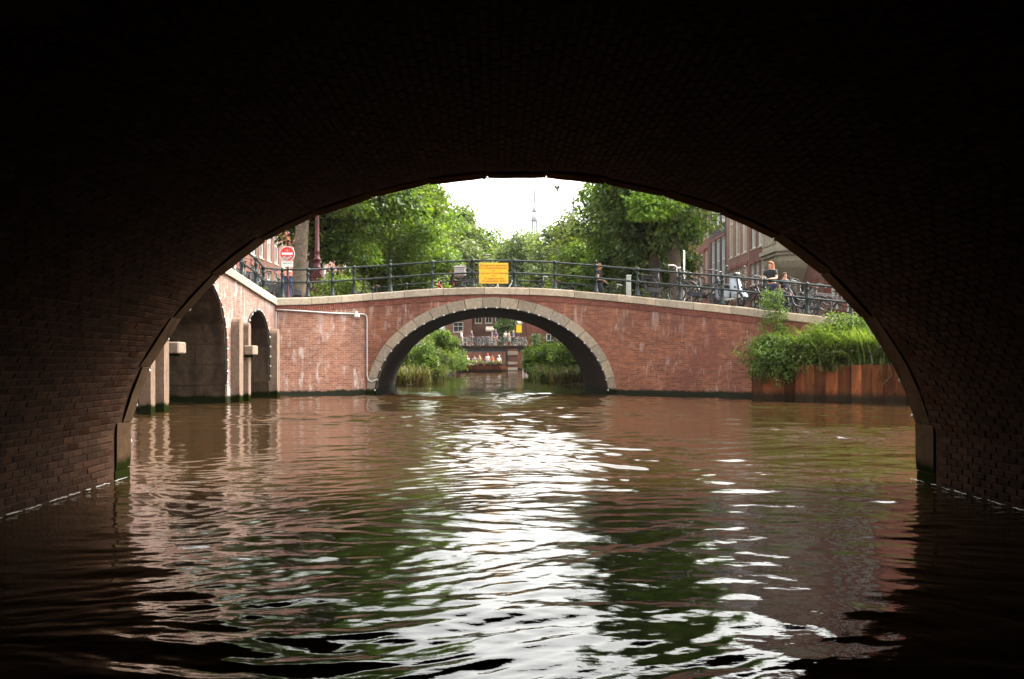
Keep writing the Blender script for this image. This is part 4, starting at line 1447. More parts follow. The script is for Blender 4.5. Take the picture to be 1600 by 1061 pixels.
# ------------------------------------------------------------------ dark car and blue cabinet behind the left corner
def car(loc, rz):
    r_ = empty('parked_car', loc, rz, 'black parked car half hidden behind the left corner railing', 'car')
    sec = [(-2.0, .45, .75, .80), (-1.9, .30, .95, .84), (-1.2, .25, 1.0, .86), (.9, .25, .98, .86), (1.7, .28, .85, .83), (2.05, .42, .70, .76)]
    m = MB(); vs = []
    for (x, z0, z1, hw) in sec:
        for (y, z) in ((-hw * .92, z0), (-hw, (z0 + z1) / 2), (-hw * .95, z1), (hw * .95, z1), (hw, (z0 + z1) / 2), (hw * .92, z0)): vs.append((x, y, z))
    fs = [tuple(range(6)), tuple(range(30, 36))[::-1]]
    for i in range(5):
        for k in range(6): fs.append((i * 6 + k, i * 6 + (k + 1) % 6, i * 6 + 6 + (k + 1) % 6, i * 6 + 6 + k))
    m.raw(vs, fs).build('body', M['black_paint'], r_, world=False)
    m = MB(); vs = []
    for (x, z, hw) in ((-1.75, .97, .78), (-1.25, 1.42, .62), (.25, 1.44, .62), (1.0, .97, .76)):
        vs += [(x, -hw, z), (x, hw, z)]
    m.raw(vs, [(0, 1, 3, 2), (2, 3, 5, 4), (4, 5, 7, 6), (0, 2, 4, 6), (1, 7, 5, 3)]).build('cabin', M['glass'], r_, world=False)
    MB().box((-.5, 0, 1.45), (1.5, 1.2, .03), bev=.01).build('roof', M['black_paint'], r_, world=False)
    for (x, y) in ((-1.3, -.80), (-1.3, .80), (1.3, -.80), (1.3, .80)):
        w = MB().torus((0, 0, 0), .23, .09, n=22, m=7).build('wheel', M['black_rubber'], r_, True, world=False, loc=(x, y, .31))
        MB().tube([(0, -.06, 0), (0, .06, 0)], .16, 12).build('rim', M['chrome'], w, world=False)
    for y in (-.55, .55): MB().box((2.03, y, .62), (.06, .3, .12), bev=.03).build('headlight', M['glass_pale'], r_, world=False)
    for y in (-.6, .6): MB().box((-1.99, y, .70), (.05, .22, .14), bev=.02).build('tail_light', M['sign_red'], r_, world=False)
car((-10.6, 40.3, 3.36), R(12))
p = at(449, 440, 39.2)
r_ = empty('utility_cabinet', (p.x, 39.2, 3.36), 0, 'blue upright cabinet behind the no entry sign post', 'cabinet')
MB().box((0, 0, .6), (.36, .4, 1.2), bev=.02).build('cabinet_body', M['blue_paint'], r_, world=False)
MB().box((0, -.21, .62), (.30, .02, 1.0), bev=.006).build('door', M['blue_paint'], r_, world=False)
MB().box((0, 0, 1.22), (.41, .46, .04), bev=.012).build('lid', M['dark_blue'], r_, world=False)

# ------------------------------------------------------------------ people
def skin(name, verts, edges, levels=1):
    me = bpy.data.meshes.new(name)
    me.from_pydata([v[0] for v in verts], edges, [])
    o = bpy.data.objects.new(name, me)
    COL.objects.link(o)
    o.modifiers.new('skin', 'SKIN').use_smooth_shade = True
    for i, v in enumerate(verts):
        sv = me.skin_vertices[0].data[i]
        sv.radius = v[1] if isinstance(v[1], tuple) else (v[1], v[1])
        sv.use_root = (i == 0)
    s = o.modifiers.new('sub', 'SUBSURF'); s.levels = levels; s.render_levels = levels
    dg = bpy.context.evaluated_depsgraph_get()
    out = bpy.data.meshes.new_from_object(o.evaluated_get(dg))
    bpy.data.objects.remove(o)
    out.name = name
    return out
def pose(kind):
    J = dict(pel=(0, 0, .95), sp=(0, .01, 1.13), ch=(0, 0, 1.33), nk=(0, 0, 1.47), hd=(0, -.015, 1.57), top=(0, -.01, 1.665), nose=(0, -.115, 1.565))
    L = {}
    for s, n in ((-1, 'l'), (1, 'r')):
        L['sh' + n] = (s * .165, 0, 1.40); L['el' + n] = (s * .215, .03, 1.13); L['wr' + n] = (s * .225, -.06, .90)
        L['hp' + n] = (s * .085, 0, .90); L['kn' + n] = (s * .095, -.02, .49); L['an' + n] = (s * .095, .03, .085); L['to' + n] = (s * .11, -.13, .035)
    if kind == 'walk':
        L['knl'] = (-.09, -.16, .50); L['anl'] = (-.09, -.20, .10); L['tol'] = (-.10, -.37, .05)
        L['knr'] = (.09, .06, .48); L['anr'] = (.09, .30, .14); L['tor'] = (.10, .20, .03)
        L['wrl'] = (-.21, .10, .92); L['wrr'] = (.21, -.20, .96); L['elr'] = (.21, -.02, 1.13)
    if kind == 'lean':
        for s, n in ((-1, 'l'), (1, 'r')):
            L['el' + n] = (s * .23, -.16, 1.14); L['wr' + n] = (s * .14, -.38, 1.12)
        for k in ('ch', 'nk', 'hd', 'top', 'nose', ): J[k] = (J[k][0], J[k][1] - .08, J[k][2] - .01)
        for n in 'lr': L['sh' + n] = (L['sh' + n][0], -.07, 1.39)
    if kind == 'sit':
        d = -.47
        for k in J: J[k] = (J[k][0], J[k][1], J[k][2] + d)
        for n, s in (('l', -1), ('r', 1)):
            for k in ('sh', 'el', 'hp'): q = L[k + n]; L[k + n] = (q[0], q[1], q[2] + d)
            L['el' + n] = (s * .23, -.10, .68); L['wr' + n] = (s * .15, -.32, .62)
            L['kn' + n] = (s * .11, -.42, .47); L['an' + n] = (s * .11, -.40, .08); L['to' + n] = (s * .12, -.56, .035)
    J.update(L)
    return J
def person_meshes(kind):
    J = pose(kind)
    V, E, I = [], [], {}
    def add(k, p, r, par=None):
        I[k] = len(V); V.append((p, r))
        if par is not None: E.append((I[par], I[k]))
    add('pel', J['pel'], .125); add('sp', J['sp'], .11, 'pel'); add('ch', J['ch'], .125, 'sp'); add('nk', J['nk'], .052, 'ch')
    add('hd', J['hd'], .088, 'nk'); add('top', J['top'], .07, 'hd'); add('nose', J['nose'], .016, 'hd')
    for n, s in (('l', -1), ('r', 1)):
        add('ear' + n, (J['hd'][0] + s * .092, J['hd'][1] + .02, J['hd'][2]), .014, 'hd')
        add('sh' + n, J['sh' + n], .055, 'ch'); add('el' + n, J['el' + n], .040, 'sh' + n); add('wr' + n, J['wr' + n], .027, 'el' + n)
        w = Vector(J['wr' + n]); d = (w - Vector(J['el' + n])).normalized()
        side = Vector((1, 0, 0)) if abs(d.x) < .8 else Vector((0, 1, 0))
        pl = w + d * .07
        add('pm' + n, pl, .028, 'wr' + n)
        for q, off in enumerate((-.030, -.010, .010, .030)):
            b = pl + d * .03 + side * off
            ln = (.055, .07, .065, .05)[q]
            add('f%d%s' % (q, n), b, .0095, 'pm' + n)
            add('g%d%s' % (q, n), b + d * ln + Vector((0, -.015, 0)), .008, 'f%d%s' % (q, n))
        add('th' + n, w + d * .05 - side * s * .045 + Vector((0, -.02, 0)), .010, 'pm' + n)
        add('hp' + n, J['hp' + n], .088, 'pel'); add('kn' + n, J['kn' + n], .058, 'hp' + n); add('an' + n, J['an' + n], .038, 'kn' + n); add('to' + n, J['to' + n], .032, 'an' + n)
    body = skin('body', V, E)
    V, E, I = [], [], {}
    hem = tuple(np.array(J['pel']) + np.array((0, 0, .02)))
    add('pel', hem, .150); add('sp', J['sp'], .138, 'pel'); add('ch', J['ch'], .150, 'sp'); add('nk', tuple(np.array(J['ch']) * .35 + np.array(J['nk']) * .65), .07, 'ch')
    for n in 'lr':
        add('sh' + n, J['sh' + n], .075, 'ch')
        add('el' + n, tuple(np.array(J['sh' + n]) * .35 + np.array(J['el' + n]) * .65), .062, 'sh' + n)
    top = skin('top', V, E)
    V, E, I = [], [], {}
    add('pel', J['pel'], .142)
    for n in 'lr':
        add('hp' + n, J['hp' + n], .105, 'pel'); add('kn' + n, J['kn' + n], .078, 'hp' + n)
    Vs, Es = list(V), list(E)
    shorts = skin('shorts', Vs, Es)
    for n in 'lr': add('an' + n, tuple(np.array(J['an' + n]) + np.array((0, 0, .04))), .060, 'kn' + n)
    trousers = skin('trousers', V, E)
    return dict(body=body, top=top, shorts=shorts, trousers=trousers, J=J)
PMESH = {k: person_meshes(k) for k in ('stand', 'walk', 'lean', 'sit')}
def hair_mesh(long):
    m = MB(); vs, fs = [], []
    n, k2 = 14, 7
    for i in range(k2):
        t = R(88) - (R(88) + R(15 if not long else 60)) * i / (k2 - 1)
        for j in range(n):
            a = 2 * math.pi * j / n
            front = max(0, -math.sin(a))
            tt_ = max(t, R(28)) if front > .55 else t
            z = math.sin(tt_) * .125
            rr = math.cos(tt_) * .112 if tt_ > 0 else .112 - (.02 if long else 0) * (-tt_)
            if long and tt_ < 0: z = tt_ * .27; rr = .105 + .03 * math.sin(j * 2.3)
            vs.append((rr * math.cos(a), rr * math.sin(a) * 1.05 + .012, z))
    for i in range(k2 - 1):
        for j in range(n): fs.append((i * n + j, i * n + (j + 1) % n, i * n + n + (j + 1) % n, i * n + n + j))
    fs.append(tuple(range(n))[::-1])
    return m.raw(vs, fs).mesh('hair', True)
HAIR = {False: hair_mesh(False), True: hair_mesh(True)}
EYE_M = MB()
for s in (-1, 1): EYE_M.ball((s * .032, -.088, .012), .011, 6, 4)
EYE_M = EYE_M.mesh('eyes', True)
CAPM = MB(); CAPM.lathe([(.118, .02), (.12, .07), (.08, .13), (.02, .145)], n=12); CAPM.box((0, -.15, .035), (.15, .12, .015), bev=.005)
CAPM = CAPM.mesh('cap', True)
def cloth(name, c): 
    if name not in M: M[name] = plain(name, c, .8, .2, 14)
    return name
for nm, c in (('skin_fair', (.50, .28, .20)), ('skin_tan', (.34, .18, .12)), ('hair_ginger', (.27, .095, .03)), ('hair_brown', (.06, .035, .02)), ('hair_blond', (.42, .29, .13)), ('cloth_black', (.015, .015, .017)),
              ('cloth_white', (.72, .70, .68)), ('cloth_navy', (.02, .025, .05)), ('cloth_red', (.5, .05, .03)), ('cloth_orange', (.6, .17, .06)), ('cloth_pink', (.6, .33, .3)), ('cloth_blue', (.1, .15, .3)),
              ('cloth_purple', (.14, .08, .2)), ('cloth_green', (.08, .2, .06)), ('cloth_beige', (.42, .34, .25)), ('cloth_grey', (.25, .24, .24))): cloth(nm, c)
def person(loc, rz, kind, label, top, bottom, hair, skin_='skin_fair', long=False, shorts=False, cap=None, sc=1.0, group=None):
    r_ = empty('person', loc, rz, label, 'person', group, scale=sc)
    P = PMESH[kind]
    inst('body', P['body'], M[skin_], r_)
    inst('top', P['top'], M[top], r_)
    inst('shorts' if shorts else 'trousers', P['shorts' if shorts else 'trousers'], M[bottom], r_)
    h = Vector(P['J']['hd']) + Vector((0, 0, .035))
    inst('hair', HAIR[long], M[hair], r_, h)
    inst('eyes', EYE_M, M['black_rubber'], r_, h - Vector((0, 0, .02)))
    if cap: inst('cap', CAPM, M[cap], r_, h + Vector((0, 0, .01)))
    return r_
x = (937 - 800) / F * 42.3
person((x, 42.3, road_z(x)), R(75), 'walk', 'woman with ginger hair in dark clothes walking behind a railing post', 'cloth_black', 'cloth_black', 'hair_ginger', long=True, sc=1.0, shorts=False)
p, _ = path(t_at(1206, .62), .62)
person((p.x, p.y, p.z + DECK), R(-35), 'lean', 'person with ginger hair and black top leaning over the railing at right', 'cloth_black', 'cloth_navy', 'hair_ginger', long=True, sc=1.06)
p, _ = path(t_at(1226, 1.15), 1.15)
person((p.x, p.y, p.z + DECK), R(20), 'stand', 'shorter figure in black just right of the ginger haired person', 'cloth_black', 'cloth_navy', 'hair_brown', sc=.88)

# ------------------------------------------------------------------ foliage
def leaf_cloud(cs, rs, nper, size, rg, flat=.6, droop=.35, asp=.62, out=.5):
    cs = np.asarray(cs, float); rs = np.asarray(rs, float)
    N = len(cs) * nper
    ci = np.repeat(np.arange(len(cs)), nper)
    d = rg.normal(size=(N, 3)); d /= np.linalg.norm(d, axis=1)[:, None]
    rad = rg.random(N) ** .42
    off = d * rad[:, None] * rs[ci][:, None]
    off[:, 2] *= flat
    off[:, 2] -= droop * (off[:, 0] ** 2 + off[:, 1] ** 2) / np.maximum(rs[ci], .2)
    p = cs[ci] + off
    ax = d * np.array([1, 1, .3]) + rg.normal(size=(N, 3)) * .5
    ax[:, 2] -= .45
    ax /= np.linalg.norm(ax, axis=1)[:, None]
    nn = rg.normal(size=(N, 3)) * .55 + np.array([0, 0, 1.0]) + d * out
    s = np.cross(ax, nn); s /= np.maximum(np.linalg.norm(s, axis=1), 1e-6)[:, None]
    L = size * (.6 + .8 * rg.random(N))[:, None]
    W = L * asp
    fold = np.cross(s, ax) * L * .12
    v = np.stack([p, p + ax * L * .5 + s * W * .5 + fold, p + ax * L, p + ax * L * .5 - s * W * .5 + fold], 1).reshape(-1, 3)
    q = np.arange(N * 4).reshape(-1, 4)
    return v, q

def foliage(name, mat, parent, v, q):
    me = bpy.data.meshes.new(name)
    fill(me, v, q)
    return inst(name, me, mat, parent, world=True)

def tree(label, base, top, center, rad, n, nper, leaf, mat, rg, tr=.28, bark='bark', group=None, clump=1.25, second=None, flat=.6, name='tree', cat='tree', shell=.55):
    r_ = empty(name, base, 0, label, cat, group)
    c = np.array(center); rr = np.array(rad)
    d = rg.normal(size=(n, 3)); d /= np.linalg.norm(d, axis=1)[:, None]
    f = shell + (1 - shell) * rg.random(n) ** .6
    lump = 1 + .13 * np.sin(3.1 * d[:, 0] * 2 + c[1]) + .13 * np.sin(4.3 * d[:, 2] + 2.2 * d[:, 1] * 2 + c[0])
    P = c + d * (f * lump)[:, None] * (rr - clump * .6)
    cl = clump * (.65 + .7 * rg.random(n))
    if second:
        k = int(n * second[1])
        order = rg.permutation(n)
        v, q = leaf_cloud(P[order[:k]], cl[order[:k]], nper, leaf, rg, flat); foliage('crown', M[second[0]], r_, v, q)
        v, q = leaf_cloud(P[order[k:]], cl[order[k:]], nper, leaf, rg, flat); foliage('crown', M[mat], r_, v, q)
    else:
        v, q = leaf_cloud(P, cl, nper, leaf, rg, flat); foliage('crown', M[mat], r_, v, q)
    b = Vector(base)
    fork = Vector((b.x + (c[0] - b.x) * .25, b.y + (c[1] - b.y) * .25, top))
    m = MB()
    k = 7
    pts, rad_ = [], []
    for i in range(k + 1):
        u = i / k
        pts.append(b.lerp(fork, u) + Vector((math.sin(u * 5 + c[0]) * .10 * u, math.cos(u * 4 + c[1]) * .10 * u, 0)))
        rad_.append(tr * (1.35 - .9 * min(u * 6, 1) * .33 - .25 * u))
    m.tube(pts, rad_, 10)
    m.build('trunk', M[bark], r_, True)
    m = MB()
    for i in rg.choice(n, min(n, 22), replace=False):
        e = Vector(P[i])
        s0 = fork + Vector((0, 0, rg.uniform(-1.2, .6)))
        mid = s0.lerp(e, .5) + Vector((rg.normal() * .25, rg.normal() * .25, .5))
        m.tube([pts[-1] - Vector((0, 0, .3)), s0.lerp(mid, .4), mid, e], [tr * .55, tr * .34, tr * .2, .025], 6)
    m.build('limb', M[bark], r_, True)
    return r_

rg = np.random.default_rng(21)
GL, GR = 'elms along the left quay', 'elms along the right quay'
tree('thick trunked elm just behind the no entry sign post', (-8.9, 41.6, 3.3), 9.5, (-8.6, 43.5, 12.3), (5.2, 5.0, 5.2), 70, 330, .24, 'leaf_elm', rg, .30, group=GL, second=('leaf_dark', .3))
tree('dark stemmed elm behind the maroon lamp post', (-10.1, 50, QZ), 7.5, (-9.4, 50.5, 10.6), (4.6, 4.6, 5.2), 85, 360, .25, 'leaf_elm', rg, .34, 'bark_dark', GL, second=('leaf_dark', .35))
tree('tall green elm filling the left of the gap', (-9.2, 60, QZ), 7, (-7.6, 60, 10.2), (4.4, 5.0, 6.0), 100, 380, .25, 'leaf_bright', rg, .3, 'bark_dark', GL, second=('leaf_elm', .45))
tree('tall elm whose right side borders the white sky', (-9.3, 72, QZ), 7, (-8.0, 72, 10.6), (4.6, 5.5, 7.0), 95, 330, .28, 'leaf_bright', rg, .3, 'bark_dark', GL, second=('leaf_elm', .4))
tree('rounded pale elm beyond the tall left elms', (-8.0, 102, QZ), 6.5, (-5.6, 101, 12.4), (4.6, 5, 5.2), 80, 240, .36, 'leaf_far', rg, .3, 'bark_dark', GL, second=('leaf_elm', .3))
tree('lower bushy tree in front of the rounded pale elm', (-6.6, 85, QZ), 5.0, (-5.0, 85, 9.5), (2.7, 2.7, 2.9), 46, 260, .30, 'leaf_willow', rg, .18, 'bark_dark', GL, second=('leaf_far', .5))
tree('distant tree closing the canal under the spire', (6.5, 139, QZ), 8, (1.0, 139, 13.8), (5.7, 5, 6.3), 80, 200, .45, 'leaf_far', rg, .4, 'bark_dark', second=('leaf_elm', .35), clump=1.9)
tree('distant tree in the middle left of the spire', (-12.5, 141, QZ), 7, (-3.4, 141, 14.2), (5.2, 4.5, 6.0), 70, 200, .45, 'leaf_elm', rg, .4, 'bark_dark', second=('leaf_far', .5), clump=1.9)
tree('brown trunked elm beside the houses at right', (7.35, 44.5, QZ + .2), 7.5, (7.3, 45.4, 11.4), (2.5, 3.0, 5.2), 70, 330, .24, 'leaf_elm', rg, .30, 'bark_brown', GR, second=('leaf_dark', .3))
tree('dark trunked elm with a bright spray of leaves, left of the brown trunk', (7.05, 48.2, QZ), 7.2, (6.6, 48.5, 11.0), (3.0, 3.8, 5.2), 80, 340, .24, 'leaf_dark', rg, .32, 'bark_dark', GR, second=('leaf_elm', .45))
tree('dark leafed elm behind the two right trunks', (8.4, 57, QZ), 6, (7.4, 57, 8.4), (3.6, 4.4, 5.2), 85, 340, .25, 'leaf_dark', rg, .3, 'bark_dark', GR, second=('leaf_elm', .35))
tree('olive green elm that leans over the canal at right', (8.2, 68, QZ), 6, (6.6, 68, 7.6), (4.0, 4.6, 4.9), 85, 330, .27, 'leaf_olive', rg, .3, 'bark_dark', GR, second=('leaf_elm', .4))
tree('middle distance elm in the row at right', (8.0, 85, QZ), 6, (6.4, 85, 9.4), (4.1, 4.4, 4.1), 75, 260, .33, 'leaf_olive', rg, .3, 'bark_dark', GR, second=('leaf_far', .5))
tree('farthest elm in the row at right', (7.6, 106, QZ), 6, (5.6, 106, 11.6), (4.3, 4.6, 4.4), 65, 220, .38, 'leaf_far', rg, .3, 'bark_dark', GR)
tree('elm farther off behind the houses side of the right row', (10.2, 76, QZ), 6, (9.5, 76, 8.8), (3.6, 4.4, 5.4), 55, 220, .36, 'leaf_dark', rg, .3, 'bark_dark', GR)
M['leaf_sunlit'] = leafmat('leaf_sunlit', (.08, .15, .014), (.14, .24, .025), (.20, .32, .05), .45)
# the bright spray belongs to the dark trunked elm: a low branch, sunlight put into its leaf colour
sp = [o for o in COL.objects if o.get('label', '').startswith('dark trunked elm')][0]
cs = np.array([(5.3, 42.0, 8.2), (5.7, 41.8, 8.0), (6.2, 42.0, 7.7), (5.9, 41.7, 7.5), (6.6, 41.9, 7.9), (6.1, 42.2, 8.4), (6.9, 42.0, 8.1), (5.5, 42.1, 7.6)]) if True else np.array([(6.2, 45.6, 9.0), (6.6, 45.4, 8.8), (7.1, 45.5, 8.7), (6.9, 45.2, 8.2), (7.5, 45.3, 8.4), (6.4, 45.3, 8.3), (7.7, 45.2, 8.9), (6.9, 45.6, 9.3)])
v, q = leaf_cloud(cs, np.full(len(cs), .62), 190, .19, rg, .45)
foliage('crown', M['leaf_sunlit'], sp, v, q)
m = MB(); m.tube([(7.0, 47.8, 7.6), (6.6, 45, 7.9), (6.1, 42.2, 8.0)], [.10, .06, .02], 6); m.build('limb', M['bark_dark'], sp, True)

def bush(label, base, cs, rs, nper, leaf, mat, rg, second=None, name='bush', cat='bush', group=None, flat=.85, droop=.12, asp=.4, out=.9, stems=8, kind=None):
    r_ = empty(name, base, 0, label, cat, group, kind)
    v, q = leaf_cloud(cs, rs, nper, leaf, rg, flat, droop, asp, out); foliage('foliage', M[mat], r_, v, q)
    if second:
        v, q = leaf_cloud(np.asarray(cs) + rg.normal(size=np.shape(cs)) * .15, np.asarray(rs) * 1.02, int(nper * second[1]), leaf, rg, flat, droop, asp, out); foliage('foliage', M[second[0]], r_, v, q)
    m = MB()
    for i in range(stems):
        c = Vector(cs[i % len(cs)])
        b = Vector(base) + Vector((rg.normal() * .15, rg.normal() * .15, 0))
        m.tube([b, b.lerp(c, .5) + Vector((rg.normal() * .1, rg.normal() * .1, .1)), c], [.03, .02, .008], 5)
    m.build('stem', M['bark_dark'], r_, True)
    return r_
def dome(x, y, z, w, d, h, n, r, rg):
    """n clump centres filling a bush w wide, d deep and h high standing at (x, y, z)."""
    out, rs = [], []
    for _ in range(n):
        a, u = rg.random() * 6.283, rg.random() ** .5
        t = rg.random()
        zz = h * (t ** .7) * (1 - .55 * u * u)
        out.append((x + w / 2 * u * math.cos(a), y + d / 2 * u * math.sin(a), z + r * .5 + zz * .9)); rs.append(r * (.7 + .6 * rg.random()))
    return np.array(out), np.array(rs)
for (px, Y, top, w, lab, mt, sec) in ((522, 49.6, 425, 1.9, 'feathery grey green shrub next to the lamp post', 'leaf_willow', ('leaf_reed', .5)), (557, 52, 414, 2.2, 'pale shrub behind the black bicycle at left', 'leaf_willow', ('leaf_olive', .5)),
                               (599, 61, 409, 2.8, 'tall pale shrub behind the left railing post with finial', 'leaf_willow', ('leaf_olive', .7)), (634, 72, 414, 3.2, 'tall green shrub on the quay left of the orange red bicycle', 'leaf_olive', ('leaf_bright', .6)),
                               (933, 70, 426, 2.6, 'dark green shrub on the quay behind the dark clad woman', 'leaf_elm', ('leaf_dark', .6)), (968, 53.5, 398, 1.7, 'tall flowering shrub with drooping spikes by the bollard', 'leaf_willow', ('leaf_olive', .5)), (1008, 51, 418, 1.6, 'loose green shrub below the dark trunk', 'leaf_olive', ('leaf_dark', .5))):
    p = at(px, top, Y)
    cs, rs = dome(p.x, Y, QZ - .4, w, 1.8, p.z - QZ + .2, 26, .42, rg)
    bush(lab, (p.x, Y, QZ), cs, rs, 120, .19, mt, rg, sec, group='shrubs behind the bridge')
p, _ = path(t_at(527, .9), .9)
cs, rs = dome(p.x, p.y, p.z - .15, 1.5, .8, 1.0, 24, .25, rg)
bush('bright low shrub growing through the railing near the lamp post', (p.x, p.y, p.z + DECK), cs, rs, 110, .11, 'leaf_reed', rg, ('leaf_bright', .5), group='plants on the wall')
for (px, lab) in ((502, 'dry tuft of weeds at the foot of the maroon lamp post'), (424, 'little weeds on the corner coping at left')):
    p, _ = path(t_at(px, .35), .35)
    if px < 430: p = Vector((side_x(34.6) - .3, 34.6, side_z(34.6)))
    cs, rs = dome(p.x, p.y, p.z - .1, .5, .3, .16, 7, .10, rg)
    bush(lab, (p.x, p.y, p.z - .05), cs, rs, 60, .07, 'leaf_dry' if px > 430 else 'leaf_olive', rg, ('leaf_reed', .5), name='weed', cat='weeds', group='plants on the wall', stems=4)

# far banks seen through the arch
m = MB()
for (x0, x1, side) in ((-7.35, -4.75, 0), (2.35, 5.55, 1)):
    ys = np.linspace(54, 104, 14)
    for i in range(13):
        a, b = ys[i], ys[i + 1]
        w = lambda y: .25 * math.sin(y * .6 + side) + (1 if side else -1) * 1.6 * max(0, 1 - (y - 54) / 9) ** 2
        X0 = lambda y: can_x(x0, y) + (w(y) if side else 0)
        X1 = lambda y: can_x(x1, y) + (0 if side else w(y))
        e0, e1 = (-.3, .30) if side else (.30, -.3)
        m.face([(X0(a), a, e0), (X0(b), b, e0), ((X0(b) + X1(b)) / 2, b, .38), ((X0(a) + X1(a)) / 2, a, .38)])
        m.face([((X0(a) + X1(a)) / 2, a, .38), ((X0(b) + X1(b)) / 2, b, .38), (X1(b), b, e1), (X1(a), a, e1)])
tag(m.build('bank', M['soil']), kind='structure')
for (px, Y, w, h, lab, mt, sec) in ((690, 77, 3.0, 3.4, 'big leafy bush on the left bank inside the arch', 'leaf_bright', ('leaf_elm', .6)), (668, 69, 2.2, 2.4, 'grey green bush on the left bank before the big one', 'leaf_willow', ('leaf_olive', .6)),
                                   (651, 62, 2.0, 2.2, 'darker bush low on the left bank close to the arch', 'leaf_elm', ('leaf_dark', .5)), (700, 88, 2.6, 3.2, 'farthest bush on the left bank by the flat bridge', 'leaf_elm', ('leaf_far', .6)),
                                   (846, 80, 2.6, 3.1, 'green bush on the right bank beside the white ladder', 'leaf_elm', ('leaf_bright', .6)), (868, 70, 2.6, 2.9, 'dense bush on the right bank in the middle', 'leaf_elm', ('leaf_dark', .5)), (893, 60, 2.2, 2.4, 'dark bush on the right bank close to the arch', 'leaf_dark', ('leaf_elm', .6)), (840, 92, 2.0, 2.9, 'farthest bush on the right bank by the brick pier', 'leaf_far', ('leaf_elm', .6))):
    x = (px - 800) / F * Y
    cs, rs = dome(x, Y, .2, w, 3.2, h, 34, .5, rg)
    bush(lab, (x, Y, .3), cs, rs, 120, .24, mt, rg, sec, group='bushes on the canal banks')

def blades(cs, n, length, width, rg, lean=.7):
    """Arching strap leaves: four segments each."""
    out, faces = [], []
    base = 0
    for i in range(n):
        c = cs[rg.integers(len(cs))]
        b = Vector(c) + Vector((rg.normal() * .16, rg.normal() * .16, 0))
        a = rg.random() * 6.283
        L = length * rg.uniform(.55, 1.15)
        dirh = Vector((math.cos(a), math.sin(a), 0)); s = Vector((-dirh.y, dirh.x, 0))
        k = lean * rg.uniform(.3, 1.2)
        for j in range(5):
            u = j / 4
            p = b + dirh * (L * k * u * u) + Vector((0, 0, L * (u - .42 * k * u * u * u)))
            w = width * (1 - u ** 1.5) * .5 + .002
            out += [p - s * w, p + s * w]
        faces += [(base + 2 * j, base + 2 * j + 1, base + 2 * j + 3, base + 2 * j + 2) for j in range(4)]
        base += 10
    return np.array([tuple(v) for v in out]), np.array(faces)
for (px, Y, lab, dry) in ((640, 54.5, 'dry brown reeds at the water on the left bank', 1), (664, 63, 'tall yellowing reeds farther along the left bank', 1), (888, 57, 'brownish reeds at the water on the right bank', 1), (862, 66, 'reeds drooping over the water at the right bank', 0)):
    x = (px - 800) / F * Y
    cs = [(x + rg.uniform(-.9, .9), Y + rg.uniform(-2.5, 2.5), .05) for _ in range(40)]
    r_ = empty('reed_bed', (x, Y, 0), 0, lab, 'reeds', 'reeds on the canal banks')
    v, q = blades(cs, 700, 1.05, .06, rg, .9); foliage('foliage', M['leaf_dry' if dry else 'leaf_reed'], r_, v, q)
    v, q = blades(cs, 400, 1.2, .06, rg, .8); foliage('foliage', M['leaf_olive' if dry else 'leaf_dry'], r_, v, q)

# the planting above the rusty piling
x0, y0 = 8.75, 32.5
cs, rs = dome(8.85, 32.6, .75, 2.1, 1.4, 1.5, 40, .34, rg)
bush('leafy bush spilling over the left end of the rusty piling', (x0, 32.4, .9), cs, rs, 120, .12, 'leaf_reed', rg, ('leaf_bright', .5), group='plants above the rusty piling')
cs, rs = dome(10.3, 32.0, .8, 2.2, 1.4, 1.35, 36, .34, rg)
bush('bush with brown seed heads in the middle above the rusty piling', (10.2, 31.6, .95), cs, rs, 110, .12, 'leaf_olive', rg, ('leaf_dry', .3), group='plants above the rusty piling')
for (xa, xb, lab, n) in ((9.3, 10.6, 'fresh green reeds above the middle of the rusty piling', 26), (10.6, 12.9, 'dense arching green reeds at the right end of the rusty piling', 44)):
    cs = []
    for _ in range(n):
        x = rg.uniform(xa, xb); yb = 33.25 - (x - 8.22) * .954
        cs.append((x, yb + rg.uniform(.25, 1.5), .95))
    r_ = empty('reed_bed', ((xa + xb) / 2, 31, .95), 0, lab, 'reeds', 'plants above the rusty piling')
    v, q = blades(cs, 1500 if n < 40 else 2400, 1.65, .06, rg, .9); foliage('foliage', M['leaf_reed'], r_, v, q)
    v, q = blades(cs, 500 if n < 40 else 900, 1.5, .055, rg, 1.1); foliage('foliage', M['leaf_willow'], r_, v, q)
cs, rs = dome(11.0, 31.9, .9, 3.4, 1.6, 1.75, 60, .36, rg)
bush('rounded light green growth filling the right half above the rusty piling', (11.0, 31.9, .95), cs, rs, 120, .15, 'leaf_reed', rg, ('leaf_bright', .5), group='plants above the rusty piling', asp=.25)
# dangling dry stems on the piling
m = MB()
for i in range(14):
    x = 11.1 + rg.normal() * .28; y = 33.25 - (x - 8.22) * .954 - .12
    m.tube([(x, y + .2, 1.2), (x + rg.normal() * .05, y - .08, 1.22), (x + rg.normal() * .12, y - .12, .85), (x + rg.normal() * .2, y - .1, .45 + rg.random() * .4)], .007, 4)
r_ = m.build('dry_stems', M['leaf_dry'])
tag(r_, 'straw coloured stems hanging over the rusty piling', 'dry plant', 'plants above the rusty piling')
p = at(1212, 505, 33.0)
cs = [(p.x + rg.normal() * .16 * (1 + u), 33.0 + rg.normal() * .12, 2.1 + 2.0 * u) for u in np.linspace(0, .74, 26)]
bush('tall thin weed growing up in front of the coping at right', (p.x, 33.0, 1.0), cs, np.full(26, .16), 38, .10, 'leaf_reed', rg, ('leaf_bright', .5), group='plants above the rusty piling', stems=10)
p = at(1290, 500, 31.9)
cs, rs = dome(p.x + .3, 32.0, 2.0, 1.6, .7, .7, 16, .22, rg)
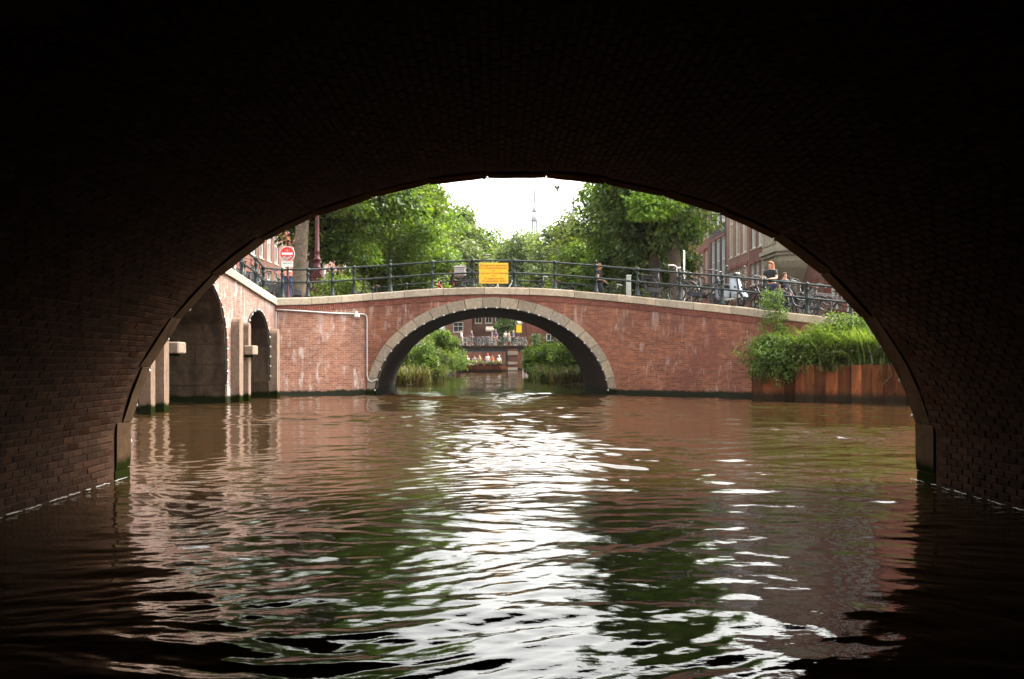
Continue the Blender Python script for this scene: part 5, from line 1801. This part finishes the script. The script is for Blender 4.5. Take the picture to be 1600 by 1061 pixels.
bush('loose tall growth in front of the pale blue bicycle wheel', (p.x, 32.0, 1.0), cs, rs, 75, .11, 'leaf_bright', rg, ('leaf_reed', .5), group='plants above the rusty piling')

# ------------------------------------------------------------------ houses
def house(label, loc, rz, w, dep, h, floors, wall, frame='white_paint', roof='flat', glass='glass', arched=False, group=None, cat='house'):
    """Local: x along the front, y into the house, z up. floors = (z0, z1, count, width)."""
    r_ = empty('canal_house', loc, rz, label, cat, group)
    m = MB()
    T = .34
    z = 0.0
    mm = 0
    for (z0, z1, n, ww) in floors:
        if z0 > z: m.box((w / 2, T / 2, (z + z0) / 2), (w, T, z0 - z))
        gap = (w - n * ww) / (n + 1)
        for k in range(n + 1):
            xg = k * (ww + gap)
            m.box((xg + gap / 2, T / 2, (z0 + z1) / 2), (gap, T, z1 - z0))
        z = z1
    m.box((w / 2, T / 2, (z + h) / 2), (w, T, h - z))
    for x in (.12, w - .12): m.box((x, dep / 2 + T / 2 + .01, h / 2), (.24, dep - T, h))
    m.box((w / 2, dep, h / 2), (w - .5, .24, h))
    m.build('wall', M[wall], r_, world=False)
    for fi, (z0, z1, n, ww) in enumerate(floors):
        H = z1 - z0
        fm = MB(); b = .11
        for (c, d) in (((0, 0, b / 2), (ww, .14, b)), ((0, 0, H - b / 2), (ww, .14, b)), ((-ww / 2 + b / 2, 0, H / 2), (b, .14, H - 2 * b - .002)), ((ww / 2 - b / 2, 0, H / 2), (b, .14, H - 2 * b - .002)), ((0, .01, H * .58), (ww - 2 * b - .002, .09, .08)), ((0, .014, H / 2), (.05, .07, H - 2 * b - .004))):
            fm.box(c, d)
        fme = fm.mesh('window_frame')
        pme = MB().box((0, .06, H / 2), (ww - .1, .02, H - .1)).mesh('pane')
        sme = MB().box((0, -.02, -.06), (ww + .16, .30, .115), bev=.015).mesh('sill')
        lm = MB()
        if arched:
            vs = []
            for k in range(9):
                a = math.pi * k / 8
                for (rr, y) in ((ww / 2 + .02, -.05), (ww / 2 + .22, -.05), (ww / 2 + .22, .1), (ww / 2 + .02, .1)): vs.append((-rr * math.cos(a), y, rr * .45 * math.sin(a)))
            lm.raw(vs, [(k * 4 + q, k * 4 + (q + 1) % 4, k * 4 + 4 + (q + 1) % 4, k * 4 + 4 + q) for k in range(8) for q in range(4)])
        else: lm.box((0, -.012, .11), (ww + .24, .06, .22))
        lme = lm.mesh('lintel')
        gap = (w - n * ww) / (n + 1)
        for k in range(n):
            x = gap + k * (ww + gap) + ww / 2
            f = inst('window', fme, M[frame], r_, (x, .13, z0))
            inst('pane', pme, M[glass if (k + fi) % 4 else 'glass_pale'], f)
            inst('sill', sme, M['stone_pale'], f)
            inst('lintel', lme, M[wall if arched else 'house_red'], r_, (x, 0, z1))
    m = MB(); m.box((w / 2, -.10, h + .12), (w + .1, .5, .26), bev=.04); m.box((w / 2, -.02, h - .16), (w, .25, .14), bev=.02)
    m.build('cornice', M['cream_paint'], r_, world=False)
    m = MB(); m.raw([(0, .2, h + .2), (w, .2, h + .2), (w, dep, h + .2), (0, dep, h + .2), (0, dep / 2, h + 2.6), (w, dep / 2, h + 2.6)], [(0, 1, 5, 4), (2, 3, 4, 5), (0, 4, 3), (1, 2, 5), (0, 3, 2, 1)])
    rf = m.build('roof', M['roof_tile'], r_, world=False)
    MB().box((w * .8, dep / 2, h + 2.6), (.7, .7, 1.6), bev=.03).build('chimney', M['house_brown'], rf, world=False)
    return r_
HX = 16.2
GRP = 'canal houses along the right quay'
RZ = R(-90)
# facing the canal (towards -X): front local x runs along -Y
def hr(label, y_near, y_far, floors, wall, h, **k):
    return house(label, (HX - .0193 * (y_far - 60), y_far, QZ), R(-90) + .0193, y_far - y_near - .03, 10, h, floors, wall, group=GRP, **k)
fl = lambda n, ww, dz=0: [(1.0, 2.9, n, ww), (3.85 + dz, 5.3 + dz, n, ww), (6.05 + dz, 8.35 + dz, n, ww), (9.2 + dz, 11.3 + dz, n, ww), (12.1 + dz, 13.5 + dz, n, ww)]
hr('narrow red house at the far left end of the right hand row', 86.2, 92, fl(4, .95), 'house_red', 14.6)
hr('red brick house with arched windows next to the dark house', 79.6, 86.2, [(1.0, 2.9, 3, 1.1), (4.0, 7.7, 3, 1.15), (8.8, 11.2, 4, .95), (12.0, 13.4, 4, .9)], 'house_red', 14.8, arched=True, frame='cream_paint')
hr('dark painted house with tall white framed windows', 73.9, 79.6, [(1.0, 2.9, 3, 1.15), (4.2, 8.2, 3, 1.2), (9.3, 11.9, 3, 1.2), (12.7, 14.0, 3, 1.0)], 'house_dark', 15.0)
hr('pinkish brick house with three tall window bays', 67.4, 73.9, [(1.0, 2.9, 3, 1.2), (4.2, 5.4, 4, 1.0), (6.3, 10.6, 3, 1.25), (11.4, 13.4, 3, 1.2)], 'house_pink', 14.7, frame='cream_paint')
hr('brown brick house between the pink house and the stone bay', 62.0, 67.4, [(1.0, 2.9, 3, 1.0), (3.9, 5.3, 4, .85), (6.3, 8.6, 3, 1.0), (9.4, 11.4, 3, 1.0), (12.2, 13.5, 3, .9)], 'house_brown', 14.5)
hb = hr('grand house with a pale carved stone bay on the right', 52.2, 62.0, [(1.0, 3.0, 4, 1.2), (7.6, 9.8, 4, 1.2), (10.6, 12.4, 4, 1.1)], 'house_pink', 14.9, frame='cream_paint')
hr('red house cut off by the dark vault at the right', 44.5, 52.2, fl(3, 1.2), 'house_red', 14.3)
# stone bay of the grand house: three sided, carried by a carved corbel
def bay(par):
    W0, W1, D = 5.2, 3.0, 1.5
    cx = 4.9
    def poly(s, y0=0.0): return [(cx - W0 / 2 * s, y0), (cx - W1 / 2 * s, -D * s), (cx + W1 / 2 * s, -D * s), (cx + W0 / 2 * s, y0)]
    m = MB()
    m.prism(poly(1.0, .02), 5.15, 6.4)
    m.build('bay_parapet', M['stone_pale'], par, world=False)
    for (z0, z1, s) in ((4.72, 4.92, 1.04), (4.922, 5.148, 1.10), (6.402, 6.60, 1.07)):
        MB().prism(poly(s, .01), z0, z1).build('moulding', M['stone_pale'], par, world=False)
    m = MB(); vs = []
    n = 7
    for i in range(n):
        u = i / (n - 1)
        s = .28 + .70 * math.sin(u * math.pi / 2) ** 1.4
        for p in poly(s, .005): vs.append((p[0], p[1], 2.7 + 2.015 * u))
    fs = [(0, 1, 2, 3)[::-1], tuple((n - 1) * 4 + k for k in range(4))] + [(i * 4 + k, i * 4 + (k + 1) % 4, i * 4 + 4 + (k + 1) % 4, i * 4 + 4 + k) for i in range(n - 1) for k in range(4)]
    m.raw(vs, fs).build('corbel', M['stone_pale'], par, world=False)
    for dx in (-1.1, 1.1):
        m = MB()
        pts = [(cx + dx, -.1, 2.2), (cx + dx, -.35, 2.9), (cx + dx, -.55, 3.5), (cx + dx, -1.15, 4.1), (cx + dx, -1.42, 4.65)]
        if abs(dx) > 1.5: pts = [(p[0], p[1] * .55, p[2]) for p in pts]
        m.tube(pts, [.07, .12, .10, .13, .12], 8)
        m.build('bracket', M['stone_pale'], par, True, world=False)
    for k in range(5):
        m = MB(); m.box((cx - 1.2 + .6 * k, -D - .03, 5.78), (.42, .06, .75), bev=.02)
        m.build('panel', M['stone_pale'], par, world=False)
bay(hb)
# left side, behind the no entry sign
GL2 = 'canal houses behind the left corner'
house('pale house with tall windows behind the left corner', (-17.2, 47.5, QZ), R(90), 9.4, 9, 13.0, [(1.0, 3.1, 5, 1.1), (4.3, 6.6, 5, 1.1), (7.6, 9.6, 5, 1.1)], 'house_pink', frame='cream_paint', group=GL2)
house('brick house farther along the left quay behind the elms', (-17.4, 57.0, QZ), R(90), 9, 9, 14.0, fl(4, 1.1)[:4], 'house_red', group=GL2)
house('tall brown house half hidden by the left elms', (-17.6, 66.1, QZ), R(90), 10, 9, 14.5, fl(4, 1.15)[:4], 'house_brown', group=GL2)
house('red house beyond the brown one behind the left elms', (-17.8, 76.2, QZ), R(90), 9, 9, 14.0, fl(4, 1.1)[:4], 'house_red', frame='cream_paint', group=GL2)
house('dark house in the left quay row behind the lamp post', (-18.0, 85.3, QZ), R(90), 10, 9, 14.6, fl(4, 1.15)[:4], 'house_dark', frame='cream_paint', group=GL2)
house('last pinkish house of the left quay row', (-18.2, 95.4, QZ), R(90), 12, 9, 13.6, fl(5, 1.15)[:4], 'house_pink', group=GL2)
# behind the flat bridge
GF = 'houses closing the canal behind the flat bridge'
house('white fronted house with a dark window left of the flat bridge', (-9.9, 147, QZ), 0, 3.9, 10, 9.0, [(.6, 2.2, 2, 1.0), (3.0, 4.5, 1, 1.5), (5.4, 7.0, 2, 1.0)], 'house_pink', frame='white_paint', group=GF)
house('brown brick house with white framed windows behind the flat bridge', (-5.95, 148, QZ), 0, 8.0, 10, 11.0, [(.5, 2.2, 4, 1.05), (4.35, 6.15, 5, 1.05), (7.2, 8.9, 5, 1.0)], 'house_brown', group=GF)
house('house with a pale awning behind the yellow sign', (2.1, 148.5, QZ), 0, 9.5, 10, 12.0, [(.4, 2.8, 4, 1.3), (4.5, 6.3, 4, 1.15), (7.4, 9.2, 4, 1.1)], 'house_red', group=GF)
for (px, w, lab, mt) in ((768, 1.7, 'pale awning over the doorway behind the flat bridge', 'cream_paint'), (803, 2.2, 'cream awning beside the dark green tree behind the flat bridge', 'cream_paint')):
    x = (px - 800) / F * 146.5
    zt = EYE + (HOR - (515 if px < 800 else 505)) / F * 146.5
    m = MB(); m.raw([(-w / 2, 1.2, zt + .5), (w / 2, 1.2, zt + .5), (w / 2, 0, zt), (-w / 2, 0, zt), (-w / 2, 0, zt - .25), (w / 2, 0, zt - .25), (-w / 2, 1.2, zt + .4), (w / 2, 1.2, zt + .4)], [(0, 1, 2, 3), (3, 2, 5, 4), (4, 5, 7, 6), (0, 3, 4, 6), (1, 7, 5, 2)])
    r_ = empty('awning', (x, 146.5, QZ), 0, lab, 'awning')
    m.build('canopy', M[mt], r_, world=False, loc=(0, 0, -QZ))
x = (785 - 800) / F * 135
tree('dark green tree in front of the houses behind the flat bridge', (x, 135, QZ), 4.0, (x + .3, 135, 6.2), (1.3, 1.2, 3.0), 26, 160, .34, 'leaf_dark', rg, .14, 'bark_dark', second=('leaf_elm', .3), clump=.7)

# ------------------------------------------------------------------ the flat bridge across the far end
FY = 122.0
fz = lambda py: EYE + (HOR - py) / F * FY
r_ = empty('flat_bridge', (-1.5, FY, 0), 0, 'flat dark girder bridge across the far end of the canal', 'bridge')
m = MB(); m.box((-1, FY + 3.5, fz(540) - .1), (26, 7.4, .22), bev=.02); m.build('deck', M['stone_dark'], r_)
m = MB(); m.box((-3.2, FY + .25, fz(545.5)), (11, .3, .62)); m.box((-3.2, FY + .22, fz(542.6)), (11, .4, .08)); m.box((-3.2, FY + .22, fz(549)), (11, .4, .08))
for i in range(10): m.box((-8.2 + i * 1.1, FY + .08, fz(545.8)), (.08, .06, .46))
m.build('girder', M['girder'], r_)
m = MB(); m.box((3.0, FY + .3, fz(546.5)), (3.4, .3, .6)); m.build('girder', M['girder'], r_)
for (px, w, mt, lab, y1) in ((793.5, .55, 'girder', 'column', 548), (716, .5, 'girder', 'column', 548)):
    x = (px - 800) / F * FY
    m = MB(); m.box((x, FY + .3, fz(549) / 2 - .3), (w, .5, fz(549) + .6), bev=.02); m.build(lab, M[mt], r_)
x = (801 - 800) / F * FY
m = MB(); m.box((x, FY + .5, 1.0), (1.15, 1.6, 3.4)); m.build('pier', M['house_brown'], r_)
for k, zz in enumerate((.25, .95)): MB().box((x, FY - .32, zz), (1.18, .08, .34), bev=.02).build('stone_block', M['stone_pale'], r_)
MB().box((x, FY - .36, 2.15), (1.25, .12, .45), bev=.03).build('stone_block', M['stone_ring'], r_)
m = MB(); m.box((4.6, FY + 2, .7), (5.4, 6, 3.0)); m.build('abutment', M['house_brown'], r_)
m = MB(); m.box((-9.2, FY + 1, .7), (3.6, 6, 3.0)); m.build('abutment', M['girder'], r_)
ptsr = [Vector((x, FY + .15, fz(540))) for x in np.arange(-7.5, 5.5, 1.3)]
railing(ptsr, 'slim railing on the flat bridge at the far end', h=(1.0, .5), mat='iron_pale', rr=.02)
x = (820.5 - 800) / F * 117.6
r_ = empty('ladder', (x, 117.6, 0), 0, 'white ladder hanging on the brick wall right of the brick pier', 'ladder')
m = MB()
for s in (-.27, .27): m.tube([(s, 0, -.2), (s, 0, 2.0)], .05, 6)
m.build('side_rail', M['white_paint'], r_, world=False)
for zz in (.25, .62, .99): MB().tube([(-.27, 0, zz), (.27, 0, zz)], .05, 6).build('rung', M['white_paint'], r_, world=False)
x = (811 - 800) / F * FY
r_ = empty('road_sign', (x, FY + .4, fz(540)), 0, 'small plain yellow sign on a pole on the flat bridge', 'sign')
MB().box((0, 0, 2.05), (.66, .04, .92), bev=.01).build('board', M['sign_yellow_far'], r_, world=False)
MB().tube([(0, .06, 0), (0, .06, 2.5)], .035, 6).build('post', M['iron_pale'], r_, world=False)
GP = 'people on the flat bridge'
for (px, kind, top, bot, hair, sh, rz, lab, cap) in (
    (721, 'walk', 'cloth_white', 'cloth_beige', 'hair_blond', False, 80, 'person in white at the left end of the flat bridge', None),
    (737, 'walk', 'cloth_navy', 'cloth_black', 'hair_blond', True, 70, 'person in a dark navy top and shorts on the flat bridge', None),
    (769, 'walk', 'cloth_grey', 'cloth_beige', 'hair_brown', True, -80, 'person in a pale grey top left of the purple one on the flat bridge', None),
    (775, 'stand', 'cloth_purple', 'cloth_pink', 'hair_brown', True, -30, 'person in purple with a purple cap on the flat bridge', 'cloth_purple'),
    (790, 'stand', 'cloth_white', 'cloth_green', 'hair_brown', True, 20, 'person in white with green shorts on the flat bridge', None),
    (795.5, 'walk', 'cloth_pink', 'cloth_white', 'hair_brown', True, 80, 'person in pale pink close beside the green shorts', None),
    (802, 'walk', 'cloth_blue', 'cloth_navy', 'hair_blond', False, -70, 'fair haired person in blue under the small yellow sign', None)):
    x = (px - 800) / F * (FY + 1.1)
    person((x, FY + 1.1, fz(540)), R(rz), kind, lab, top, bot, hair, shorts=sh, cap=cap, sc=1.08, group=GP)
# parked bicycles on it, too small to show their parts: one mesh each
def bike_one():
    m = MB()
    for x in (-.55, .55):
        m.torus((x, 0, .345), .335, .02, n=16, m=4)
        for k in range(6): m.tube([(x, 0, .345), (x + .33 * math.cos(k), 0, .345 + .33 * math.sin(k))], .006, 3, False)
    m.tube([(-.55, 0, .345), (-.08, 0, .29), (.40, 0, .70)], .025, 5); m.tube([(-.08, 0, .29), (-.26, 0, .92)], .022, 5); m.tube([(-.2, 0, .62), (.38, 0, .84)], .022, 5)
    m.tube([(.55, 0, .345), (.36, 0, .95), (.33, 0, 1.06)], .022, 5); m.tube([(.15, -.28, 1.06), (.34, -.2, 1.1), (.34, .2, 1.1), (.15, .28, 1.06)], .02, 5)
    m.box((-.27, 0, .94), (.26, .14, .06), bev=.02); m.tube([(-.3, 0, .74), (-.85, 0, .74), (-.55, 0, .345)], .014, 4)
    return m.mesh('bicycle')
B1 = bike_one()
for i, px in enumerate((727, 745, 750, 755, 760, 764, 783, 786, 808, 813)):
    o = inst('bicycle', B1, M[('cloth_grey', 'black_paint', 'chrome', 'maroon', 'pale_grey')[i % 5]], None, ((px - 800) / F * (FY + .55), FY + .55, fz(540)), (.05, 0, random.choice((0, math.pi)) + random.uniform(-.15, .15)))
    tag(o, 'one of the bicycles parked along the railing of the flat bridge', 'bicycle', 'bicycles on the flat bridge')

# boat with flower boxes and people moored under it
BY = 115.5
x0, x1 = (717 - 800) / F * BY, (792 - 800) / F * BY
r_ = empty('boat', ((x0 + x1) / 2, BY, 0), 0, 'reddish brown open boat with flower boxes moored before the flat bridge', 'boat')
L = x1 - x0
m = MB(); vs = []
for i in range(9):
    u = -1 + 2 * i / 8
    w = 1.1 * (1 - .75 * abs(u) ** 3)
    x = u * L / 2
    for (y, z) in ((-w, .66), (-w * .92, .1), (-w * .7, -.25), (w * .7, -.25), (w * .92, .1), (w, .66), (w * .88, .66), (w * .8, .12), (-w * .8, .12), (-w * .88, .66)): vs.append((x, y, z))
fs = [tuple(range(10)), tuple(80 + k for k in range(10))[::-1]]
for i in range(8):
    for k in range(10): fs.append((i * 10 + k, i * 10 + (k + 1) % 10, i * 10 + 10 + (k + 1) % 10, i * 10 + 10 + k))
m.raw(vs, fs).build('hull', M['rust'], r_, world=False)
for sx in np.linspace(-.38, .38, 4): MB().box((sx * L, 0, .50), (.35, 1.5, .06), bev=.01).build('bench', M['timber_grey'], r_, world=False)
m = MB()
for s in (-1, 1): m.tube([(s * L * .42, -1.0, .6), (s * L * .42, -1.0, 2.3)], .03, 5)
m.tube([(-L * .42, -1.0, 2.3), (L * .42, -1.0, 2.3)], .03, 5)
m.build('handrail', M['iron_green'], r_, world=False)
for i, px in enumerate((724, 733, 741, 751, 763, 772, 781)):
    x = (px - 800) / F * BY
    r_ = empty('flower_box', (x, BY - .98, .66), 0, ('flower box with white blooms on the boat, ' if i in (0, 1, 2) else 'leafy flower box on the boat, ') + ('leftmost', 'second from its left end', 'third from its left end', 'in its middle', 'below the person in the red cap', 'beside the person in orange', 'at its right end')[i], 'flower box', 'flower boxes on the boat')
    MB().box((0, 0, .11), (.62, .24, .22), bev=.02).build('box', M['rust'], r_, world=False)
    cs = [(x + rg.uniform(-.3, .3), BY - 1 + rg.uniform(-.12, .1), .95 + rg.uniform(0, .32)) for _ in range(7)]
    v, q = leaf_cloud(cs, np.full(7, .17), 45, .10, rg); foliage('foliage', M['leaf_bright' if i % 2 else 'leaf_elm'], r_, v, q)
    cs = [(x + rg.uniform(-.3, .3), BY - 1.12, .80 + rg.uniform(0, .25)) for _ in range(5)]
    v, q = leaf_cloud(cs, np.full(5, .09), 26 if i in (0, 1, 2) else 10, .09, rg); foliage('blossom', M['petal_white' if i < 3 else 'petal_red'], r_, v, q)
GBT = 'people sitting in the boat'
for (px, top, hair, cap, rz, lab, long) in (
    (721.5, 'cloth_pink', 'hair_brown', None, 20, 'person in pale pink sitting leftmost in the boat', False), (730, 'cloth_white', 'hair_blond', None, -10, 'fair haired person in white in the left half of the boat', False),
    (741, 'cloth_grey', 'hair_brown', None, 15, 'person in grey sitting in the left half of the boat', False), (749, 'cloth_beige', 'hair_blond', None, -25, 'person in beige sitting in the middle of the boat', True),
    (762, 'cloth_white', 'hair_brown', 'cloth_red', 5, 'person in white with a red cap in the boat', False), (769, 'cloth_orange', 'hair_ginger', None, -10, 'person in orange in the boat', True), (779.5, 'cloth_white', 'hair_brown', 'cloth_white', 25, 'person in white with a white cap at the right end of the boat', False)):
    x = (px - 800) / F * (BY - .2)
    person((x, BY - .2, .40 + (.3 if px == 762 else .12)), R(rz), 'sit', lab, top, 'cloth_blue', hair, cap=cap, long=long, sc=1.08, group=GBT)
for (px, py, lab) in ((823, 583.5, 'white float on the water below the ladder'), (835.5, 582, 'white float on the water by the right bank reeds')):
    Yb = EYE * F / (py - HOR) 
    x = (px - 800) / F * Yb
    r_ = empty('buoy', (x, Yb, 0), 0, lab, 'buoy')
    MB().ball((0, 0, .06), .16, 10, 6).build('float', M['white_paint'], r_, True, world=False)
    MB().torus((0, 0, .23), .05, .015, n=10, m=5).build('ring', M['iron_green'], r_, True, world=False)

# ------------------------------------------------------------------ the faint spire, the bird
SY = 480.0
sx_, k_ = (835 - 800) / F * SY, SY / F
def zz_(py): return EYE + (HOR - py) * k_
r_ = empty('church_tower', (sx_, SY, QZ), 0, 'faint slender church spire with an open lantern above the far trees', 'tower')
u = k_
m = MB(); m.box((0, 0, (zz_(366) - QZ) / 2), (16 * u, 16 * u, zz_(366) - QZ), bev=.3)
m.build('tower_shaft', M['spire_stone'], r_, world=False)
o0 = -QZ
m = MB()
for kk in range(8):
    a = kk * math.pi / 4
    m.tube([(4.2 * u * math.cos(a), 4.2 * u * math.sin(a), zz_(366) + o0), (4.0 * u * math.cos(a), 4.0 * u * math.sin(a), zz_(346) + o0)], .8 * u, 6)
    m.tube([(2.9 * u * math.cos(a), 2.9 * u * math.sin(a), zz_(338) + o0), (2.8 * u * math.cos(a), 2.8 * u * math.sin(a), zz_(331) + o0)], .55 * u, 6)
m.build('column', M['spire_lead'], r_, world=False)
m = MB(); m.lathe([(5.2 * u, zz_(346) + o0), (5.8 * u, zz_(344.5) + o0), (5.4 * u, zz_(341) + o0), (3.6 * u, zz_(338) + o0)], n=8)
m.build('dome', M['spire_lead'], r_, world=False)
m = MB()
m.lathe([(3.6 * u, zz_(331) + o0), (4.2 * u, zz_(330) + o0), (3.6 * u, zz_(327) + o0), (1.6 * u, zz_(323) + o0)], n=8)
m.build('dome', M['spire_lead'], r_, world=False)
m = MB(); m.lathe([(1.5 * u, zz_(323) + o0), (.9 * u, zz_(318) + o0), (1.5 * u, zz_(316) + o0), (1.7 * u, zz_(313) + o0), (1.35 * u, zz_(300) + o0), (.9 * u, zz_(288) + o0), (1.1 * u, zz_(287) + o0), (1.1 * u, zz_(285.5) + o0), (.4 * u, zz_(284) + o0), (.35 * u, zz_(268) + o0)], n=8)
m.build('spire', M['spire_lead'], r_, world=False)
MB().box((0, 0, zz_(279) + o0), (2.6 * u, .2, .5 * u)).build('weather_vane', M['spire_lead'], r_, world=False)
xx = (896 - 800) / F * SY
r_ = empty('church_spire', (xx, SY, QZ), 0, 'second very faint spire tip above the right trees', 'tower')
m = MB(); m.lathe([(9 * u, 0), (9 * u, 30), (6 * u, zz_(360) + o0), (3 * u, zz_(335) + o0), (.8 * u, zz_(312) + o0), (.3 * u, zz_(305) + o0), (.2 * u, zz_(288) + o0)], n=8); m.build('spire', M['spire_lead'], r_, world=False)
MB().box((0, 0, zz_(293) + o0), (2.6 * u, .2, .4 * u)).build('cross_bar', M['spire_lead'], r_, world=False)

b = at(869, 294, 62)
r_ = empty('bird', b, R(25), 'small dark bird banking in the white sky right of the spire', 'bird', scale=1.5)
r_.rotation_euler = (R(10), R(62), R(20))
m = MB(); m.tube([(-.20, 0, 0), (-.10, 0, .01), (.02, 0, .02), (.12, 0, .015), (.17, 0, .01), (.21, 0, 0)], [.012, .04, .05, .035, .028, .006], 8)
m.raw([(-.18, -.02, 0), (-.32, -.07, 0), (-.30, 0, -.005), (-.32, .07, 0), (-.18, .02, 0), (-.18, 0, .015)], [(0, 1, 2, 5), (5, 2, 3, 4), (0, 5, 4, 3, 2, 1)])
m.build('body', M['bag_grey'], r_, True, world=False)
for s in (-1, 1):
    m = MB(); m.raw([(.08, s * .03, .03), (-.06, s * .03, .03), (-.05, s * .22, .09), (.07, s * .22, .10), (-.10, s * .42, .05), (-.03, s * .44, .05), (.01, s * .12, .075), (0, s * .12, .055)], [(0, 3, 2, 1), (3, 5, 4, 2), (0, 1, 2, 3, 6)])
    m.build('wing', M['bag_grey'], r_, world=False)

# ------------------------------------------------------------------ the air: pale summer haze
def haze():
    m = MB(); m.box((0, 300, 49), (900, 900, 102))
    mat = bpy.data.materials.new('haze')
    mat.use_nodes = True
    n, l = mat.node_tree.nodes, mat.node_tree.links
    n.clear()
    o = n.new('ShaderNodeOutputMaterial')
    v = n.new('ShaderNodeVolumePrincipled')
    v.inputs['Color'].default_value = (.95, .96, .97, 1)
    v.inputs['Density'].default_value = HAZE
    v.inputs['Anisotropy'].default_value = .3
    l.new(v.outputs[0], o.inputs['Volume'])
    tag(m.build('haze', mat), kind='stuff')
HAZE = .0001
if HAZE: haze()
